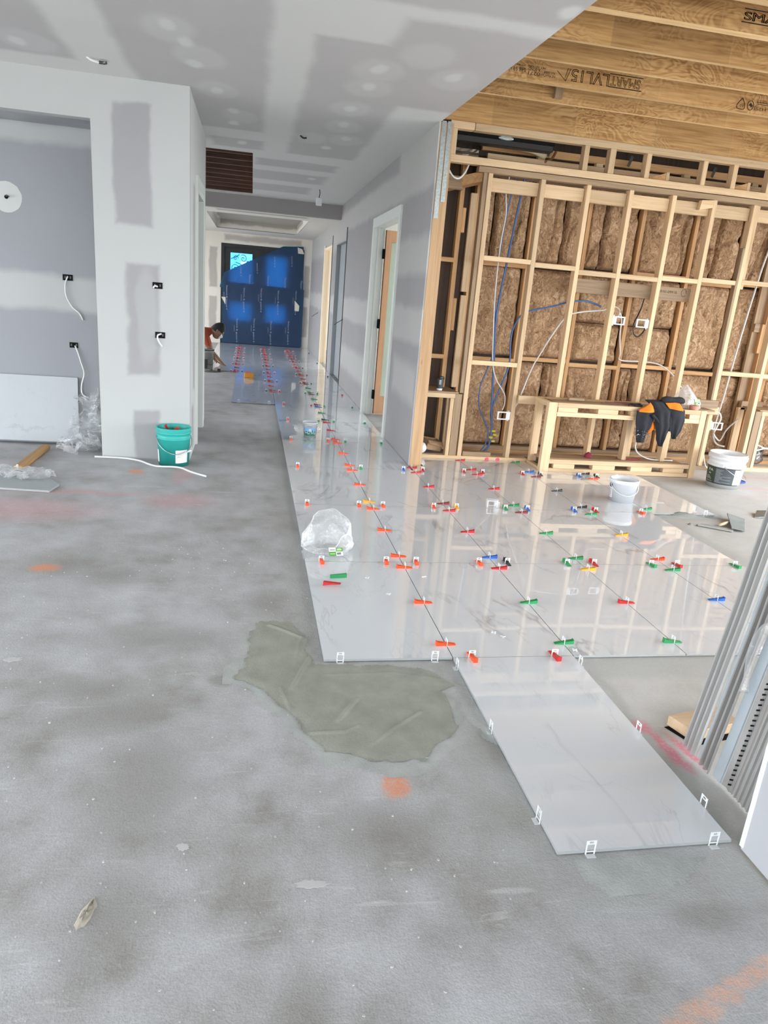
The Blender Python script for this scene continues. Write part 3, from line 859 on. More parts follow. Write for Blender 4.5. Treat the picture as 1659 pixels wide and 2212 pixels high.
# ---- right hall wall
def flush_right(name):
    b = NB(name)
    return board_mat(name, [((1.19, 10, 1.33), (9, 10, .17), .05), ((1.19, 8.0, 2.72), (9, 4.2, .16), .05), ((1.19, 4.5, 2.95), (9, 1.0, .22), .10), ((1.19, 4.55, 1.98), (9, 1.1, .17), .06), ((1.19, 14, 2.6), (9, 4, .3), .1),
                            ((1.19, 4.4, .78), (9, .55, .17), .08), ((1.19, 8.6, .55), (9, 2.0, .18), .08)], base_grey=True, paper=(0.335, 0.32, 0.325), mud=(0.46, 0.45, 0.44))
rh = flush_right('hall_right_board')
wm = MB()
for y0, y1, z0, z1 in ((3.8, 5.22, 0, 3.05), (5.22, 6.87, 2.43, 3.05), (6.87, 9.8, 0, 3.05), (9.8, 11.3, 2.43, 3.05), (11.3, 12.05, 0, 3.05), (12.05, 13.5, 2.43, 3.05), (13.5, 17.3, 0, 3.05)):
    wm.box(1.19, 1.203, y0, y1, z0 + (0.012 if z0 == 0 else 0), z1)
wall_r = struct(wm.build('wall_right', rh))
core = MB()
for y0, y1, z0, z1 in ((4.9, 5.22, 0, 3.05), (5.22, 6.87, 2.43, 3.05), (6.87, 9.8, 0, 3.05), (9.8, 11.3, 2.43, 3.05), (11.3, 12.05, 0, 3.05), (12.05, 13.5, 2.43, 3.05), (13.5, 17.3, 0, 3.05)):
    core.box(1.204, 1.305, y0, y1, z0, z1)
core.build('wall_core', plain('core_board', (0.60, 0.58, 0.55), .8), wall_r)
MB().box(1.205, 1.32, 3.802, 3.892, 0.0, 3.05).build('stud', CORNER, wall_r)
MB().box(1.205, 1.32, 3.894, 4.19, 0.0, 0.045).build('bottom_plate', warm['Y'], wall_r)
MB().box(1.205, 1.32, 4.60, 4.69, 0, 3.05).build('stud', warm['Z'], wall_r)
MB().box(1.205, 1.32, 3.894, 4.9, 3.005, 3.05).build('top_plate', warm['Y'], wall_r)
for x0, z0 in ((1.212, 2.28), (1.262, 2.42)):
    nl = MB().box(x0, x0 + .04, 3.796, 3.7995, z0, 3.06)
    for k in range(int((3.04 - z0) / .055)):
        for dx in (.012, .028):
            nl.box(x0 + dx - .004, x0 + dx + .004, 3.7925, 3.796, z0 + .03 + k * .055 + (dx - .012) * 1.2, z0 + .04 + k * .055 + (dx - .012) * 1.2)
    nl.build('nail_plate', STEEL, wall_r)
# door_1: lined opening with a glazed leaf standing open inside
d1 = MB().box(1.17, 1.315, 6.85, 6.875, 0, 2.43).box(1.17, 1.315, 5.215, 5.24, 0, 2.43).box(1.17, 1.315, 5.24, 6.85, 2.41, 2.435)
d1.box(1.168, 1.19, 6.87, 6.96, 0, 2.429).box(1.168, 1.19, 5.13, 5.22, 0, 2.429).box(1.168, 1.19, 5.13, 6.96, 2.43, 2.52).box(1.225, 1.245, 6.835, 6.85, 0, 2.41)
door1 = struct(d1.build('door_1', TRIM))
peach = wood('peach_door_timber', 'Z', (0.70, 0.40, 0.23), (0.62, 0.34, 0.19), .1)
brown = wood('brown_door_edge', 'Z', (0.20, 0.09, 0.04), (0.15, 0.06, 0.03), .1)
lf = MB().box(1.330, 1.405, 6.80, 6.845, .02, 2.39).box(2.02, 2.13, 6.80, 6.845, .02, 2.39).box(1.405, 2.02, 6.80, 6.845, 2.25, 2.39).box(1.405, 2.02, 6.80, 6.845, .02, .26)
lf.build('door_leaf', peach, door1)
MB().box(1.322, 1.330, 6.795, 6.845, .02, 2.39).build('leaf_edge', brown, door1)
MB().box(1.405, 2.02, 6.818, 6.826, .26, 2.25).build('leaf_panel', translucent('pale_frosted_panel', (0.72, 0.80, 0.72), .5), door1)
for z in (.28, 1.22, 2.10):
    MB().box(1.295, 1.328, 6.79, 6.851, z - .06, z + .06).build('hinge', BLACKM, door1, bevel=.004)
# door_2 (grey leaf) and door_4 (cream jambs) further down
GREYD = plain('grey_primed_door', (0.30, 0.325, 0.345), .5)
d2 = MB().box(1.185, 1.31, 11.27, 11.30, 0, 2.43).box(1.185, 1.31, 9.80, 9.82, 0, 2.43).box(1.185, 1.31, 9.82, 11.27, 2.41, 2.43)
door2 = struct(d2.build('door_2', GREYD))
MB().box(1.26, 1.30, 9.82, 11.27, .02, 2.41).build('door_leaf', GREYD, door2, bevel=.004)
MB().box(1.178, 1.19, 9.775, 9.80, 0, 2.62).box(1.178, 1.19, 12.02, 12.045, 0, 2.62).build('shadow_strip', plain('shadow_strip_dark', (.10, .09, .09), .7), door2)  # dark strips stand in for the shadow lines at the opening edges
CREAM = wood('cream_jamb', 'Z', (0.88, 0.74, 0.56), (0.80, 0.65, 0.47), .1)
d4 = MB().box(1.18, 1.31, 13.46, 13.5, 0, 2.45).box(1.18, 1.31, 12.05, 12.07, 0, 2.45).box(1.18, 1.31, 12.07, 13.46, 2.41, 2.45).box(1.165, 1.18, 13.44, 13.54, 0, 2.5).box(1.27, 1.30, 13.44, 13.46, 0, 2.41)
struct(d4.build('door_4', CREAM))
for y, z, nm in ((9.74, 1.12, 'cable hanging out of hall wall beside the grey doorway'), (14.6, 1.05, 'cable hanging out of hall wall nearest the blue sheet')):
    t = thing('cable_tail', 'thin dark ' + nm, 'cable', (1.19, y, z))
    MB().tube([(.01, 0, .03), (-.02, 0, .0), (-.09, .05, -.05), (-.13, .1, -.09)], .006).build('cord', BLACK, t)
# rooms to the right of the hall: daylight through their windows
ro = MB().box(5.0, 5.1, 4.95, 5.4, 0, 3.05).box(5, 5.1, 5.4, 8.8, 2.7, 3.05).box(5, 5.1, 8.8, 12.0, 0, 3.05).box(5, 5.1, 12, 16.5, 2.5, 3.05).box(5, 5.1, 16.5, 17.4, 0, 3.05)
ro.box(1.44, 5, 9.1, 9.2, 0, 3.05).box(1.44, 5, 11.6, 11.7, 0, 3.05).box(1.44, 6.6, 4.90, 4.95, 0, 3.5)
struct(ro.build('wall_right_rooms', OUT))
struct(MB().box(1.203, 5.1, 4.95, 17.4, 3.05, 3.065).build('ceiling_right_rooms', plain('white_board', (.72, .71, .68), .8)))

# near right wall end
nr_mat = board_mat('near_right_board', [((1.21, -1.6, .62), (9, .05, .10), .02), ((1.21, -3, 1.3), (9, 1.8, .12), .04)], base_grey=True, paper=(0.43, 0.43, 0.46))
nw = struct(MB().box(1.21, 1.223, -7, -1.235, 0.012, 3.05).build('wall_right_near', nr_mat))
MB().box(1.223, 1.32, -7, -1.245, 0, 3.05).build('stud', pine['Z'], nw)
MB().box(1.205, 1.325, -1.245, -1.228, 0.02, 3.05).build('corner_bead', plain('white_bead', (.70, .70, .68), .7, vary=.05), nw, bevel=.003)

# ================================================================== FRAMED WALL WITH INSULATION
YF = 4.20
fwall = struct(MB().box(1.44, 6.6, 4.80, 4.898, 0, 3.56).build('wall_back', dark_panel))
def stick(name, x0, x1, y0, y1, z0, z1, fam=pine, axis='Z', bev=.0025):
    return MB().box(x0, x1, y0, y1, z0, z1).build(name, fam[axis], fwall, bevel=bev)
# plates
stick('bottom_plate', 1.335, 2.58, YF, YF + .09, 0, .045, pine, 'X'); stick('bottom_plate', 2.58, 5.14, YF, YF + .09, 0, .045, old_grey, 'X'); stick('bottom_plate', 5.14, 6.55, YF, YF + .09, 0, .045, pine, 'X')
stick('top_plate', 1.70, 6.55, YF, YF + .09, 2.765, 2.815, old_grey, 'X'); stick('top_plate', 1.325, 6.55, YF - .003, YF + .087, 2.822, 2.885, pine, 'X')
stick('top_plate', 1.39, 1.62, YF, YF + .09, 3.104, 3.166, pine, 'X'); stick('top_plate', 1.625, 6.55, YF, YF + .09, 3.104, 3.166, pine, 'X')
# studs
fx = [1.80, 2.33, 2.80, 3.25, 3.715, 4.165, 4.625, 5.14, 5.66, 6.12]
for i, x in enumerate(fx):
    stick('stud', x, x + .045, YF, YF + .09, .045, 2.765)
stick('stud', 4.675, 4.715, YF + .02, YF + .09, 1.95, 2.765); stick('stud', 4.60, 4.624, YF - .002, YF + .06, .05, 2.35, old_grey)
stick('stud', 1.757, 1.798, YF + .01, YF + .09, .70, 2.765, old_grey)
for x in (1.41, 2.72, 2.985, 3.37, 3.98, 4.315, 4.72, 5.0, 5.45, 5.9):
    stick('stud', x, x + (.05 if x != 2.985 else .06), YF + .002, YF + .088, 2.885, 3.104)
# noggings
for i in range(1, len(fx)):
    a, b_ = fx[i - 1] + .045, fx[i]
    z = (2.015, 1.995, 1.965, 1.965, 1.985, 2.005, 2.02)[min(i - 1, 6)] - .022
    stick('nogging', a, b_, YF + .001, YF + .07, z, z + .045, pine, 'X')
    if i in (1, 7, 8, 9):
        z = 1.015 if i == 1 else 1.075
        stick('nogging', a, b_, YF + .001, YF + .07, z - .022, z + .023, pine, 'X')
for i in range(0, len(fx) - 1):
    stick('blocking', fx[i] + .05, fx[i + 1] - .004, YF + .045, YF + .088, 2.615, 2.735, pine, 'X')
MB().hexa([(4.02, 4.19, 2.66), (4.16, 4.19, 2.69), (4.16, 4.24, 2.69), (4.02, 4.24, 2.66), (4.03, 4.19, 2.75), (4.16, 4.19, 2.76), (4.16, 4.24, 2.76), (4.03, 4.24, 2.75)]).build('packer', pine['X'], fwall)
# flat board let in behind the studs, and the ledger at bench height
stick('backing_board', 2.845, 4.165, YF + .092, YF + .112, 1.775, 1.912, old_grey, 'X')
put_text('pencil_marks', 'W8 N1-2MM 32', lambda u, v, w: (3.79 + u, YF + .0915, 1.85 + v * .9), plain('pencil', (.06, .055, .05), .8), fwall, 1.0, 0.02, (.22, .03))
MB().tube([(4.09 + .028 * math.cos(a * PI / 8), YF + .091, 1.865 + .036 * math.sin(a * PI / 8)) for a in range(15)], .002, 4).build('pencil_marks', plain('pencil_b', (.06, .055, .05), .8), fwall)
stick('ledger', 2.376, 4.70, YF - .042, YF - .002, .632, .716, pine, 'X')
# sill blocks lying on the bottom plate
stick('offcut', 1.86, 2.17, YF + .01, YF + .085, .046, .092, old_grey, 'X')
for cx in (2.13, 2.25):
    MB().prism([(cx + .022 * math.cos(a * PI / 7), .024 + .018 * math.sin(a * PI / 7)) for a in range(14)], 'Y', YF - .0012, YF - .0006).build('paint_mark', plain('pink_marker_paint', (.85, .13, .20), .8), fwall)
# left niche: shelf box beside the corner stud
def niche(x0, x1, mirror=False):
    s = -1 if mirror else 1
    xs = lambda a, b: (x0 + a, x0 + b) if not mirror else (x1 - b, x1 - a)
    def st(name, a, b, y0, y1, z0, z1, fam, axis):
        p, q = xs(a, b)
        return stick(name, p, q, y0, y1, z0, z1, fam, axis)
    st('shelf_board', 0.0, .415, YF + .002, 4.74, .690, .706, old_grey, 'X')
    st('shelf_rail', 0.0, .385, YF + .001, YF + .045, .643, .689, pine, 'X')
    st('post', .340, .378, YF, YF + .07, .045, .642, pine, 'Z')
    st('post', .382, .460, YF + .004, YF + .05, .045, .688, old_grey, 'Z')
    st('stud', .305, .350, 4.52, 4.60, .71, 2.9, warm, 'Z'); st('stud', .305, .350, 4.52, 4.60, .045, .685, warm, 'Z')
    if not mirror:
        st('stud', .415, .480, 4.50, 4.54, 1.69, 2.62, pine, 'Z'); st('stud', .420, .480, 4.50, 4.54, .72, 1.655, pine, 'Z')
    st('stud', .385, .470, 4.50, 4.54, .045, .685, pine, 'Z')
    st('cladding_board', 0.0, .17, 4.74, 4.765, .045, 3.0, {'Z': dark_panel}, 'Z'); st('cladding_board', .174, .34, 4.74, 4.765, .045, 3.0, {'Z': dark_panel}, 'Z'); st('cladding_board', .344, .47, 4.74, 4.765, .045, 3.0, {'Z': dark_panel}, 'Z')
    for z in (1.03, 1.985):
        st('nogging', 0.0, .305, 4.50, 4.56, z - .022, z + .022, warm, 'X')
    st('packer', .351, .385, 4.52, 4.60, 2.25, 2.48, warm, 'Z'); st('packer', .351, .385, 4.52, 4.60, 1.30, 1.62, warm, 'Z')
niche(1.325, 1.80)
niche(5.186, 5.66, True)
# lintel timbers above the left niche
MB().bar((1.38, 4.66, 2.64), (1.80, 4.28, 2.74), .10, .09).build('brace', warm['X'], fwall)
stick('blocking', 1.325, 1.62, 4.40, 4.445, 2.62, 2.74, old_grey, 'X')
# ladder of rails at the head of the insulated wall
stick('rail', 1.88, 6.55, 4.56, 4.60, 2.955, 3.0, pine, 'X'); stick('rail', 1.86, 6.55, 4.70, 4.75, 3.05, 3.12, warm, 'X'); stick('rail', 2.45, 6.55, 4.74, 4.79, 2.99, 3.03, warm, 'X')
for x in (1.875, 2.50, 3.32, 3.82, 4.45, 5.2, 6.1):
    stick('stud', x, x + .04, 4.555, 4.60, 2.86, 2.955)
MB().box(1.90, 6.55, 4.602, 4.614, 2.80, 2.955).build('bulkhead_panel', old_grey['X'], fwall)
for x, y in ((2.42, 4.62), (3.06, 4.64), (4.05, 4.64), (4.86, 4.64)):
    stick('packer', x, x + .075, y, y + .06, 2.99, 3.05, pine, 'X')
for x in (2.52, 3.40, 4.36, 5.1):
    MB().bar((x, 4.63, 3.05), (x + .05, 4.66, 3.155), .03, .004, (0, 1, 0)).build('strap', STEEL, fwall)
for x in (3.44, 4.34):
    MB().hexa([(x, 4.30, 2.84), (x + .17, 4.22, 2.885), (x + .17, 4.26, 2.885), (x, 4.34, 2.84), (x, 4.30, 2.90), (x + .17, 4.22, 2.955), (x + .17, 4.26, 2.955), (x, 4.34, 2.90)]).build('brace', warm['X'], fwall)
    stick('post', x + .17, x + .205, 4.215, 4.26, 2.885, 2.965)
MB().tube([(2.6, 4.62, 3.10), (2.56, 4.60, 3.03), (2.47, 4.56, 2.98)], .012).build('conduit', plain('copper_conduit', (.30, .11, .06), .5), fwall)
# insulated wall: warm studs, noggings and batts
bx = [1.83, 2.44, 3.045, 3.66, 4.285, 4.90, 5.52, 6.13, 6.5]
YB = 4.625
stick('bottom_plate', 1.81, 6.55, YB - .01, YB + .085, 0, .045, warm, 'X'); stick('bottom_plate', 1.81, 6.55, YB - .01, YB + .085, .046, .088, old_grey, 'X')
for x in bx:
    stick('stud', x, x + .042, YB, YB + .09, .088, 2.95, warm)
stick('stud', 5.205, 5.31, 4.58, 4.62, .0, 2.95, old_grey)
stick('packer', 5.20, 5.42, 4.545, 4.578, 1.53, 1.62, old_grey, 'X'); stick('brace', 5.22, 5.50, 4.50, 4.545, .66, .76, old_grey, 'X')
zz = [.088, 1.02, 1.99, 2.93]
def batt(x0, x1, z0, z1, seed):
    nx, nz_ = 26, 40
    def fn(s, t):
        x, z = x0 + (x1 - x0) * s, z0 + (z1 - z0) * t
        e = min(s, 1 - s) * (x1 - x0); g = min(t, 1 - t) * (z1 - z0)
        r = min(1, e / .03) * min(1, g / .03)
        d = noise.noise((x * 5 + seed, z * 3.2, seed)) * .030 + noise.noise((x * 14, z * 9, seed * 2.1)) * .013 + noise.noise((x * 34, z * 26, seed)) * .007
        cr_ = abs(noise.noise((x * 3.1 + 7, z * 1.3, seed * 1.7)))
        d -= max(0, .055 - cr_) * .75
        jx = .010 * noise.noise((z * 9, seed, 3)) * (1 if 0 < s < 1 else 2)
        return (x + jx * (0 if .1 < s < .9 else 1), YB + .052 - .028 * r - d * r + .05 * (1 - r), z)
    MB().grid(fn, nx, nz_).build('insulation_batt', BATT, fwall, smooth=True, fix=False)
sd = 1
for i in range(len(bx) - 1):
    a, b_ = bx[i] + .042, bx[i + 1]
    if bx[i] > 6.2: break
    for k in range(3):
        zn = zz[k + 1]
        if i == 1 and k == 2: pass
        split = a + (b_ - a) * random.choice((.33, .62, .5)) if k == 2 or random.random() < .45 else None
        zlo, zhi = zz[k] + (.044 if k else 0), zz[k + 1]
        if split:
            batt(a + .004, split - .006, zlo + .004, zhi - .004, sd); sd += 1
            batt(split + .004, b_ - .006, zlo + .004, zhi - .006, sd); sd += 1
        elif k == 1 and i in (2, 3):
            zm = zlo + .42
            batt(a + .004, b_ - .012, zlo + .004, zm - .008, sd); sd += 1
            batt(a + .004, b_ - .006, zm, zhi - .004, sd); sd += 1
        else:
            batt(a + .005, b_ - .008, zlo + .004, zhi - .004, sd); sd += 1
        if k < 2:
            stick('nogging', a, b_, YB, YB + .06, zn - .002 + .03 * ((i % 2) - .5), zn + .042 + .03 * ((i % 2) - .5), warm, 'X')

# black air outlet box in the bulkhead
t = thing('air_outlet_box', 'long black sheet metal air outlet box in the top left bulkhead', 'vent', (1.955, 4.36, 3.03))
MB().box(-.49, .49, -.055, .055, -.005, .10).build('body', BLACK, t, bevel=.006)
MB().box(-.49, .49, -.072, -.055, .045, .10).build('lip', BLACKM, t)
MB().lathe([(.075, 0), (.075, .006), (.06, .012), (0.001, .013)], 24).build('collar', STEEL, t).matrix_local = Matrix.Translation((0, -.073, .06)) @ Matrix.Rotation(PI / 2, 4, 'X') @ Matrix.Diagonal((1, .28, 1, 1))
t2 = thing('flexible_duct', 'cream flexible duct lying beneath the black air outlet box', 'duct', (2.15, 4.49, 3.045))
MB().tube([(-.36, .06, .04), (-.1, -.02, .03), (.16, -.03, .01), (.30, .06, -.01)], .035, 10, 4).build('sleeve', plain('cream_duct_wrap', (.62, .56, .40), .6), t2, smooth=True)
t3 = thing('foil_sheet', 'dull crinkled foil sheet behind the left end of bulkhead', 'foil', (1.62, 4.72, 2.92))
MB().grid(lambda s, u: ((s - .5) * .42, .02 * noise.noise((s * 6, u * 4, 1)), (u - .5) * .13 + .06), 14, 6).build('sheet', plain('dull_foil', (.30, .24, .19), .4, .6), t3, fix=False)

# ================================================================== BENCH FRAME
bench = thing('bench_frame', 'pale pine bench frame built against the insulated stud wall', 'bench', (3.43, 3.78, 0))
def bs(name, x0, x1, y0, y1, z0, z1, axis='X', fam=pine):
    return MB().box(x0 - 3.43, x1 - 3.43, y0 - 3.78, y1 - 3.78, z0, z1).build(name, fam[axis], bench, bevel=.0025)
for z in (.672, .580):
    bs('top_rail', 2.652, 4.23, 3.782, 3.865, z, z + .044)
bs('top_rail', 2.652, 4.60, 4.07, 4.15, .672, .716)
for z in (.096, .0045):
    bs('bottom_rail', 2.648, 4.225, 3.782, 3.865, z, z + .044)
for x0, x1 in ((2.66, 2.87), (3.09, 3.31), (3.45, 3.6), (3.85, 4.02), (4.11, 4.23)):
    bs('spacer_block', x0, x1, 3.784, 3.862, .625, .671)
for x0, x1 in ((2.70, 2.93), (3.13, 3.38), (3.56, 3.80), (3.93, 4.17)):
    bs('spacer_block', x0, x1, 3.784, 3.862, .049, .095)
bs('corner_post', 2.555, 2.648, 3.78, 3.845, .0045, .716, 'Z'); bs('corner_post', 4.232, 4.30, 3.78, 3.875, .0, .716, 'Z')
bs('corner_post', 2.562, 2.640, 4.10, 4.15, .048, .672, 'Z')
bs('end_rail', 2.552, 2.598, 3.848, 4.15, .672, .718, 'Y'); bs('end_rail', 2.555, 2.60, 3.848, 4.15, .0045, .048, 'Y')
bs('end_rail', 4.235, 4.275, 3.88, 4.15, .672, .716, 'Y')
bs('top_board', 2.655, 4.45, 3.868, 4.065, .698, .714, 'X', old_grey); bs('bottom_board', 2.61, 4.225, 3.87, 4.15, .11, .126, 'X', old_grey)
for x in (3.53, 3.98):
    bs('mid_post', x, x + .05, 3.95, 4.04, .127, .696, 'Z')
bs('end_block', 4.28, 4.58, 4.02, 4.065, .717, .80, 'X', old_grey)
bs('wedge_offcut', 2.86, 3.03, 4.0, 4.05, .7165, .745, 'X', old_grey)
t = thing('timber_strips', 'thin dark red strips of timber lying on the bench top left of jacket', 'timber', (3.25, 3.92, .716))
for k, (x0, x1, y) in enumerate(((-.08, .33, -.02), (-.02, .36, .02), (.1, .38, .055))):
    MB().bar((x0, y, .008 + .004 * k), (x1, y - .03, .008 + .004 * k), .014, .010).build('strip', plain('red_brown_strip', (.16, .055, .035), .6), t)
t = thing('rag', 'small black strap lying on the bench beside the jacket', 'rag', (3.49, 3.82, .716))
MB().tube([(-.06, 0, .01), (-.03, .03, .018), (.02, .0, .012), (.06, .03, .02), (.08, -.01, .012), (.0, -.02, .012)], .009).build('strap', NAVY_CLOTH, t)
t = thing('tape_roll', 'small pinkish brown roll of tape on the bench top', 'tape', (4.17, 3.83, .7165))
MB().lathe([(.034, 0), (.048, 0), (.048, .045), (.034, .045), (.034, 0)], 20).build('roll', plain('brown_tape', (.52, .22, .14), .4), t)
t = thing('red_rag', 'crumpled dark red rag on the lower board inside the bench', 'rag', (3.18, 4.02, .1265))
MB().grid(lambda s, u: (.045 * math.cos(2 * PI * s) * math.sin(PI * u / 2 + .02), .035 * math.sin(2 * PI * s) * math.sin(PI * u / 2 + .02), max(0, .05 * math.cos(PI * u / 2) * (1 + .5 * noise.noise((s * 7, u * 5, 3))))), 18, 8, True).build('cloth', plain('dark_red_cloth', (.22, .02, .045), .9), t, smooth=True)
t = thing('red_twine', 'tangle of thin red twine on the lower board inside bench', 'string', (3.62, 4.0, .1265))
MB().tube([(-.12, .02, .004), (-.05, .05, .006), (.03, -.01, .004), (.10, .03, .005), (.16, 0, .004), (.06, -.04, .005), (-.06, -.02, .004)], .0035).build('twine', plain('red_twine', (.45, .05, .10), .8), t)

# ================================================================== CABLES AND BRACKETS
def bracket(loc, label, flipx=1, rz=0.0):
    t = thing('mounting_bracket', label, 'bracket', loc, rz)
    f = flipx
    m = MB()
    for x0, x1, z0, z1 in ((-.072, -.058, -.042, .042), (.024, .040, -.042, .042), (-.058, .024, .030, .042), (-.058, .024, -.042, -.030)):
        m.box(min(x0 * f, x1 * f), max(x0 * f, x1 * f), -.006, .006, z0, z1)
    m.build('frame', WHITE, t)
    MB().box(min(.04 * f, .07 * f), max(.04 * f, .07 * f), -.004, .05, -.042, .042).build('flange', WHITE, t, bevel=.003)
    for z in (.046, -.05):
        MB().lathe([(.008, -.004), (.008, .006), (.001, .008)], 10, .052 * f, 0).build('screw_lug', WHITE, t).location = (0, .01, z)
    return t
bracket((2.262, 4.215, .49), 'white mounting bracket low on the stud left of the bench')
bracket((3.365, 4.215, 1.535), 'white mounting bracket on the left of two high studs', -1)
bracket((3.642, 4.215, 1.525), 'white mounting bracket on the right of two high studs', 1)
bracket((4.745, 4.215, .50), 'white mounting bracket right of bench above the white bucket', -1, -.3)
def cable(label, pts, r=.0065, mat=TUBE_W, group=None, name='cable'):
    o = MB().tube(pts, r, 6, 4).build(name, mat, None, smooth=True)
    return tag(o, label, 'cable', group)
cable('long white cable dropping from the top plate to the low bracket', [(2.045, 4.31, 2.80), (2.06, 4.40, 2.62), (2.09, 4.42, 2.45), (2.07, 4.42, 2.15), (2.08, 4.43, 1.7), (2.12, 4.44, 1.25), (2.15, 4.44, 1.0), (2.20, 4.42, .84), (2.29, 4.36, .70), (2.285, 4.30, .60), (2.25, 4.25, .545)])
cable('thick blue cable dropping straight beside the white one', [(2.20, 4.31, 2.80), (2.21, 4.43, 2.5), (2.17, 4.45, 2.0), (2.13, 4.45, 1.5), (2.155, 4.45, 1.1), (2.18, 4.45, .8), (2.20, 4.44, .5), (2.225, 4.43, .30), (2.20, 4.40, .12), (2.12, 4.36, .06)], .011, BLUE_C)
cable('thin blue cable bowing left at its lower end', [(2.11, 4.31, 2.80), (2.10, 4.44, 2.4), (2.085, 4.46, 1.8), (2.15, 4.46, 1.2), (2.11, 4.46, .95), (2.05, 4.46, .75), (2.06, 4.46, .55), (2.13, 4.45, .40), (2.19, 4.44, .28), (2.17, 4.42, .14), (2.10, 4.38, .06)], .007, BLUE_C)
cable('blue cable curling from the floor up over the second stud', [(2.235, 4.45, .32), (2.20, 4.45, .5), (2.26, 4.45, .72), (2.335, 4.45, 1.0), (2.315, 4.45, 1.3), (2.37, 4.40, 1.50), (2.46, 4.36, 1.56), (2.68, 4.34, 1.62), (2.86, 4.33, 1.68), (3.05, 4.34, 1.70), (3.22, 4.36, 1.66)], .009, BLUE_C)
cable('white cable looping through the studs to left high bracket', [(2.40, 4.36, .50), (2.47, 4.40, .62), (2.58, 4.44, .95), (2.66, 4.45, 1.12), (2.78, 4.42, 1.38), (2.86, 4.35, 1.535), (3.0, 4.33, 1.59), (3.24, 4.34, 1.625), (3.36, 4.36, 1.67), (3.42, 4.33, 1.64), (3.38, 4.26, 1.57)], .008)
cable('white cable trailing down right of the left high bracket', [(3.42, 4.33, 1.62), (3.47, 4.35, 1.55), (3.50, 4.38, 1.38), (3.56, 4.42, 1.20), (3.62, 4.5, 1.12), (3.90, 4.52, 1.12), (4.10, 4.50, 1.10), (4.25, 4.44, 1.0), (4.33, 4.36, .88), (4.48, 4.30, .75), (4.74, 4.26, .72)], .008)
cable('black cable looping under the right high bracket', [(3.66, 4.30, 1.78), (3.655, 4.32, 1.68), (3.62, 4.30, 1.60), (3.57, 4.26, 1.52), (3.58, 4.25, 1.42), (3.64, 4.25, 1.39), (3.70, 4.26, 1.46), (3.68, 4.25, 1.50)], .007, BLACK)
cable('white cable hanging below the jacket onto the lower board', [(3.93, 4.1, .45), (3.79, 4.06, .40), (3.72, 4.05, .30), (3.75, 4.04, .20), (3.86, 4.0, .145), (4.0, 3.98, .136), (4.15, 3.99, .136)], .008)
cable('white cable running straight behind the right bench post', [(3.98, 4.16, .43), (4.13, 4.16, .425), (4.26, 4.16, .42)], .007)
cable('white cable hooking out of the right low bracket', [(4.70, 4.24, .62), (4.74, 4.21, .65), (4.775, 4.20, .60), (4.77, 4.21, .53), (4.75, 4.22, .45), (4.80, 4.3, .40), (4.92, 4.4, .33), (5.02, 4.46, .30), (5.1, 4.5, .42), (5.22, 4.5, .55)], .009)
cable('long white cable dropping beside the wide grey post at right', [(5.22, 4.52, 2.8), (5.13, 4.53, 2.3), (5.10, 4.54, 2.0), (5.06, 4.54, 1.6), (5.02, 4.54, 1.1), (5.0, 4.54, .8), (4.97, 4.54, .5), (4.97, 4.53, .33), (5.03, 4.52, .24), (5.12, 4.5, .22)], .011)
cable('white cable curling onto floor behind the white bucket', [(4.72, 4.30, .2), (4.68, 4.19, .10), (4.70, 4.16, .04), (4.77, 4.15, .012), (4.86, 4.12, .010)], .007)
cable('white cable crossing the right niche opening, upper of two', [(5.36, 4.25, .30), (5.50, 4.27, .26), (5.62, 4.27, .29), (5.8, 4.26, .33)], .009)
cable('white cable crossing the right niche opening, lower of two', [(5.35, 4.26, .235), (5.5, 4.26, .27), (5.62, 4.26, .245), (5.8, 4.25, .26)], .009)
cable('white cable sagging under the bulkhead beside the corner stud', [(1.38, 4.22, 2.83), (1.41, 4.215, 2.76), (1.46, 4.21, 2.70), (1.52, 4.215, 2.69), (1.58, 4.24, 2.75), (1.62, 4.28, 2.83)], .009)
for k, (x, z) in enumerate(((2.235, .28), (2.245, .235), (2.21, .20), (2.24, .165))):
    pass
t = thing('pipe_clips', 'cluster of yellow pipe clips on the blue cables near the floor', 'clip', (2.23, 4.41, .22))
for x, z in ((.012, .07), (.03, .03), (-.012, .0), (.018, -.04)):
    MB().lathe([(.010, -.014), (.024, -.010), (.024, .010), (.010, .014)], 10).build('clip', plain('yellow_clip', (.55, .48, .09), .5), t).location = (x, 0, z)
# things in the left niche
t = thing('coffee_cup', 'dark takeaway coffee cup on the shelf of the left niche', 'cup', (1.56, 4.29, .7065))
MB().lathe([(.0285, 0), (.0285, .004), (.030, .02)], 24, cap0=True).build('base', PAPERW, t)
MB().lathe([(.030, .02), (.040, .118)], 24).build('wrap', plain('charcoal_print', (.055, .06, .065), .5), t)
MB().lathe([(.042, .117), (.042, .122), (.039, .126), (.038, .138), (.034, .140), (.001, .137)], 24).build('lid', BLACK, t, smooth=False)
for k in range(6):
    MB().grid(lambda s, u, k=k: ((.0355 + (k // 2) * .0022 + .0012) * math.cos(-2.05 + .55 * s), (.0355 + (k // 2) * .0022 + .0012) * math.sin(-2.05 + .55 * s), .062 + k * .008 + u * .003), 6, 2).build('print', PAPERW, t, fix=False)
t = thing('cardboard_box', 'open brown cardboard offcut box on niche floor', 'box', (1.54, 4.36, .047))
t.rotation_euler = (0, .16, .25)
t.scale = (.82, .82, .82)
bxm = MB()
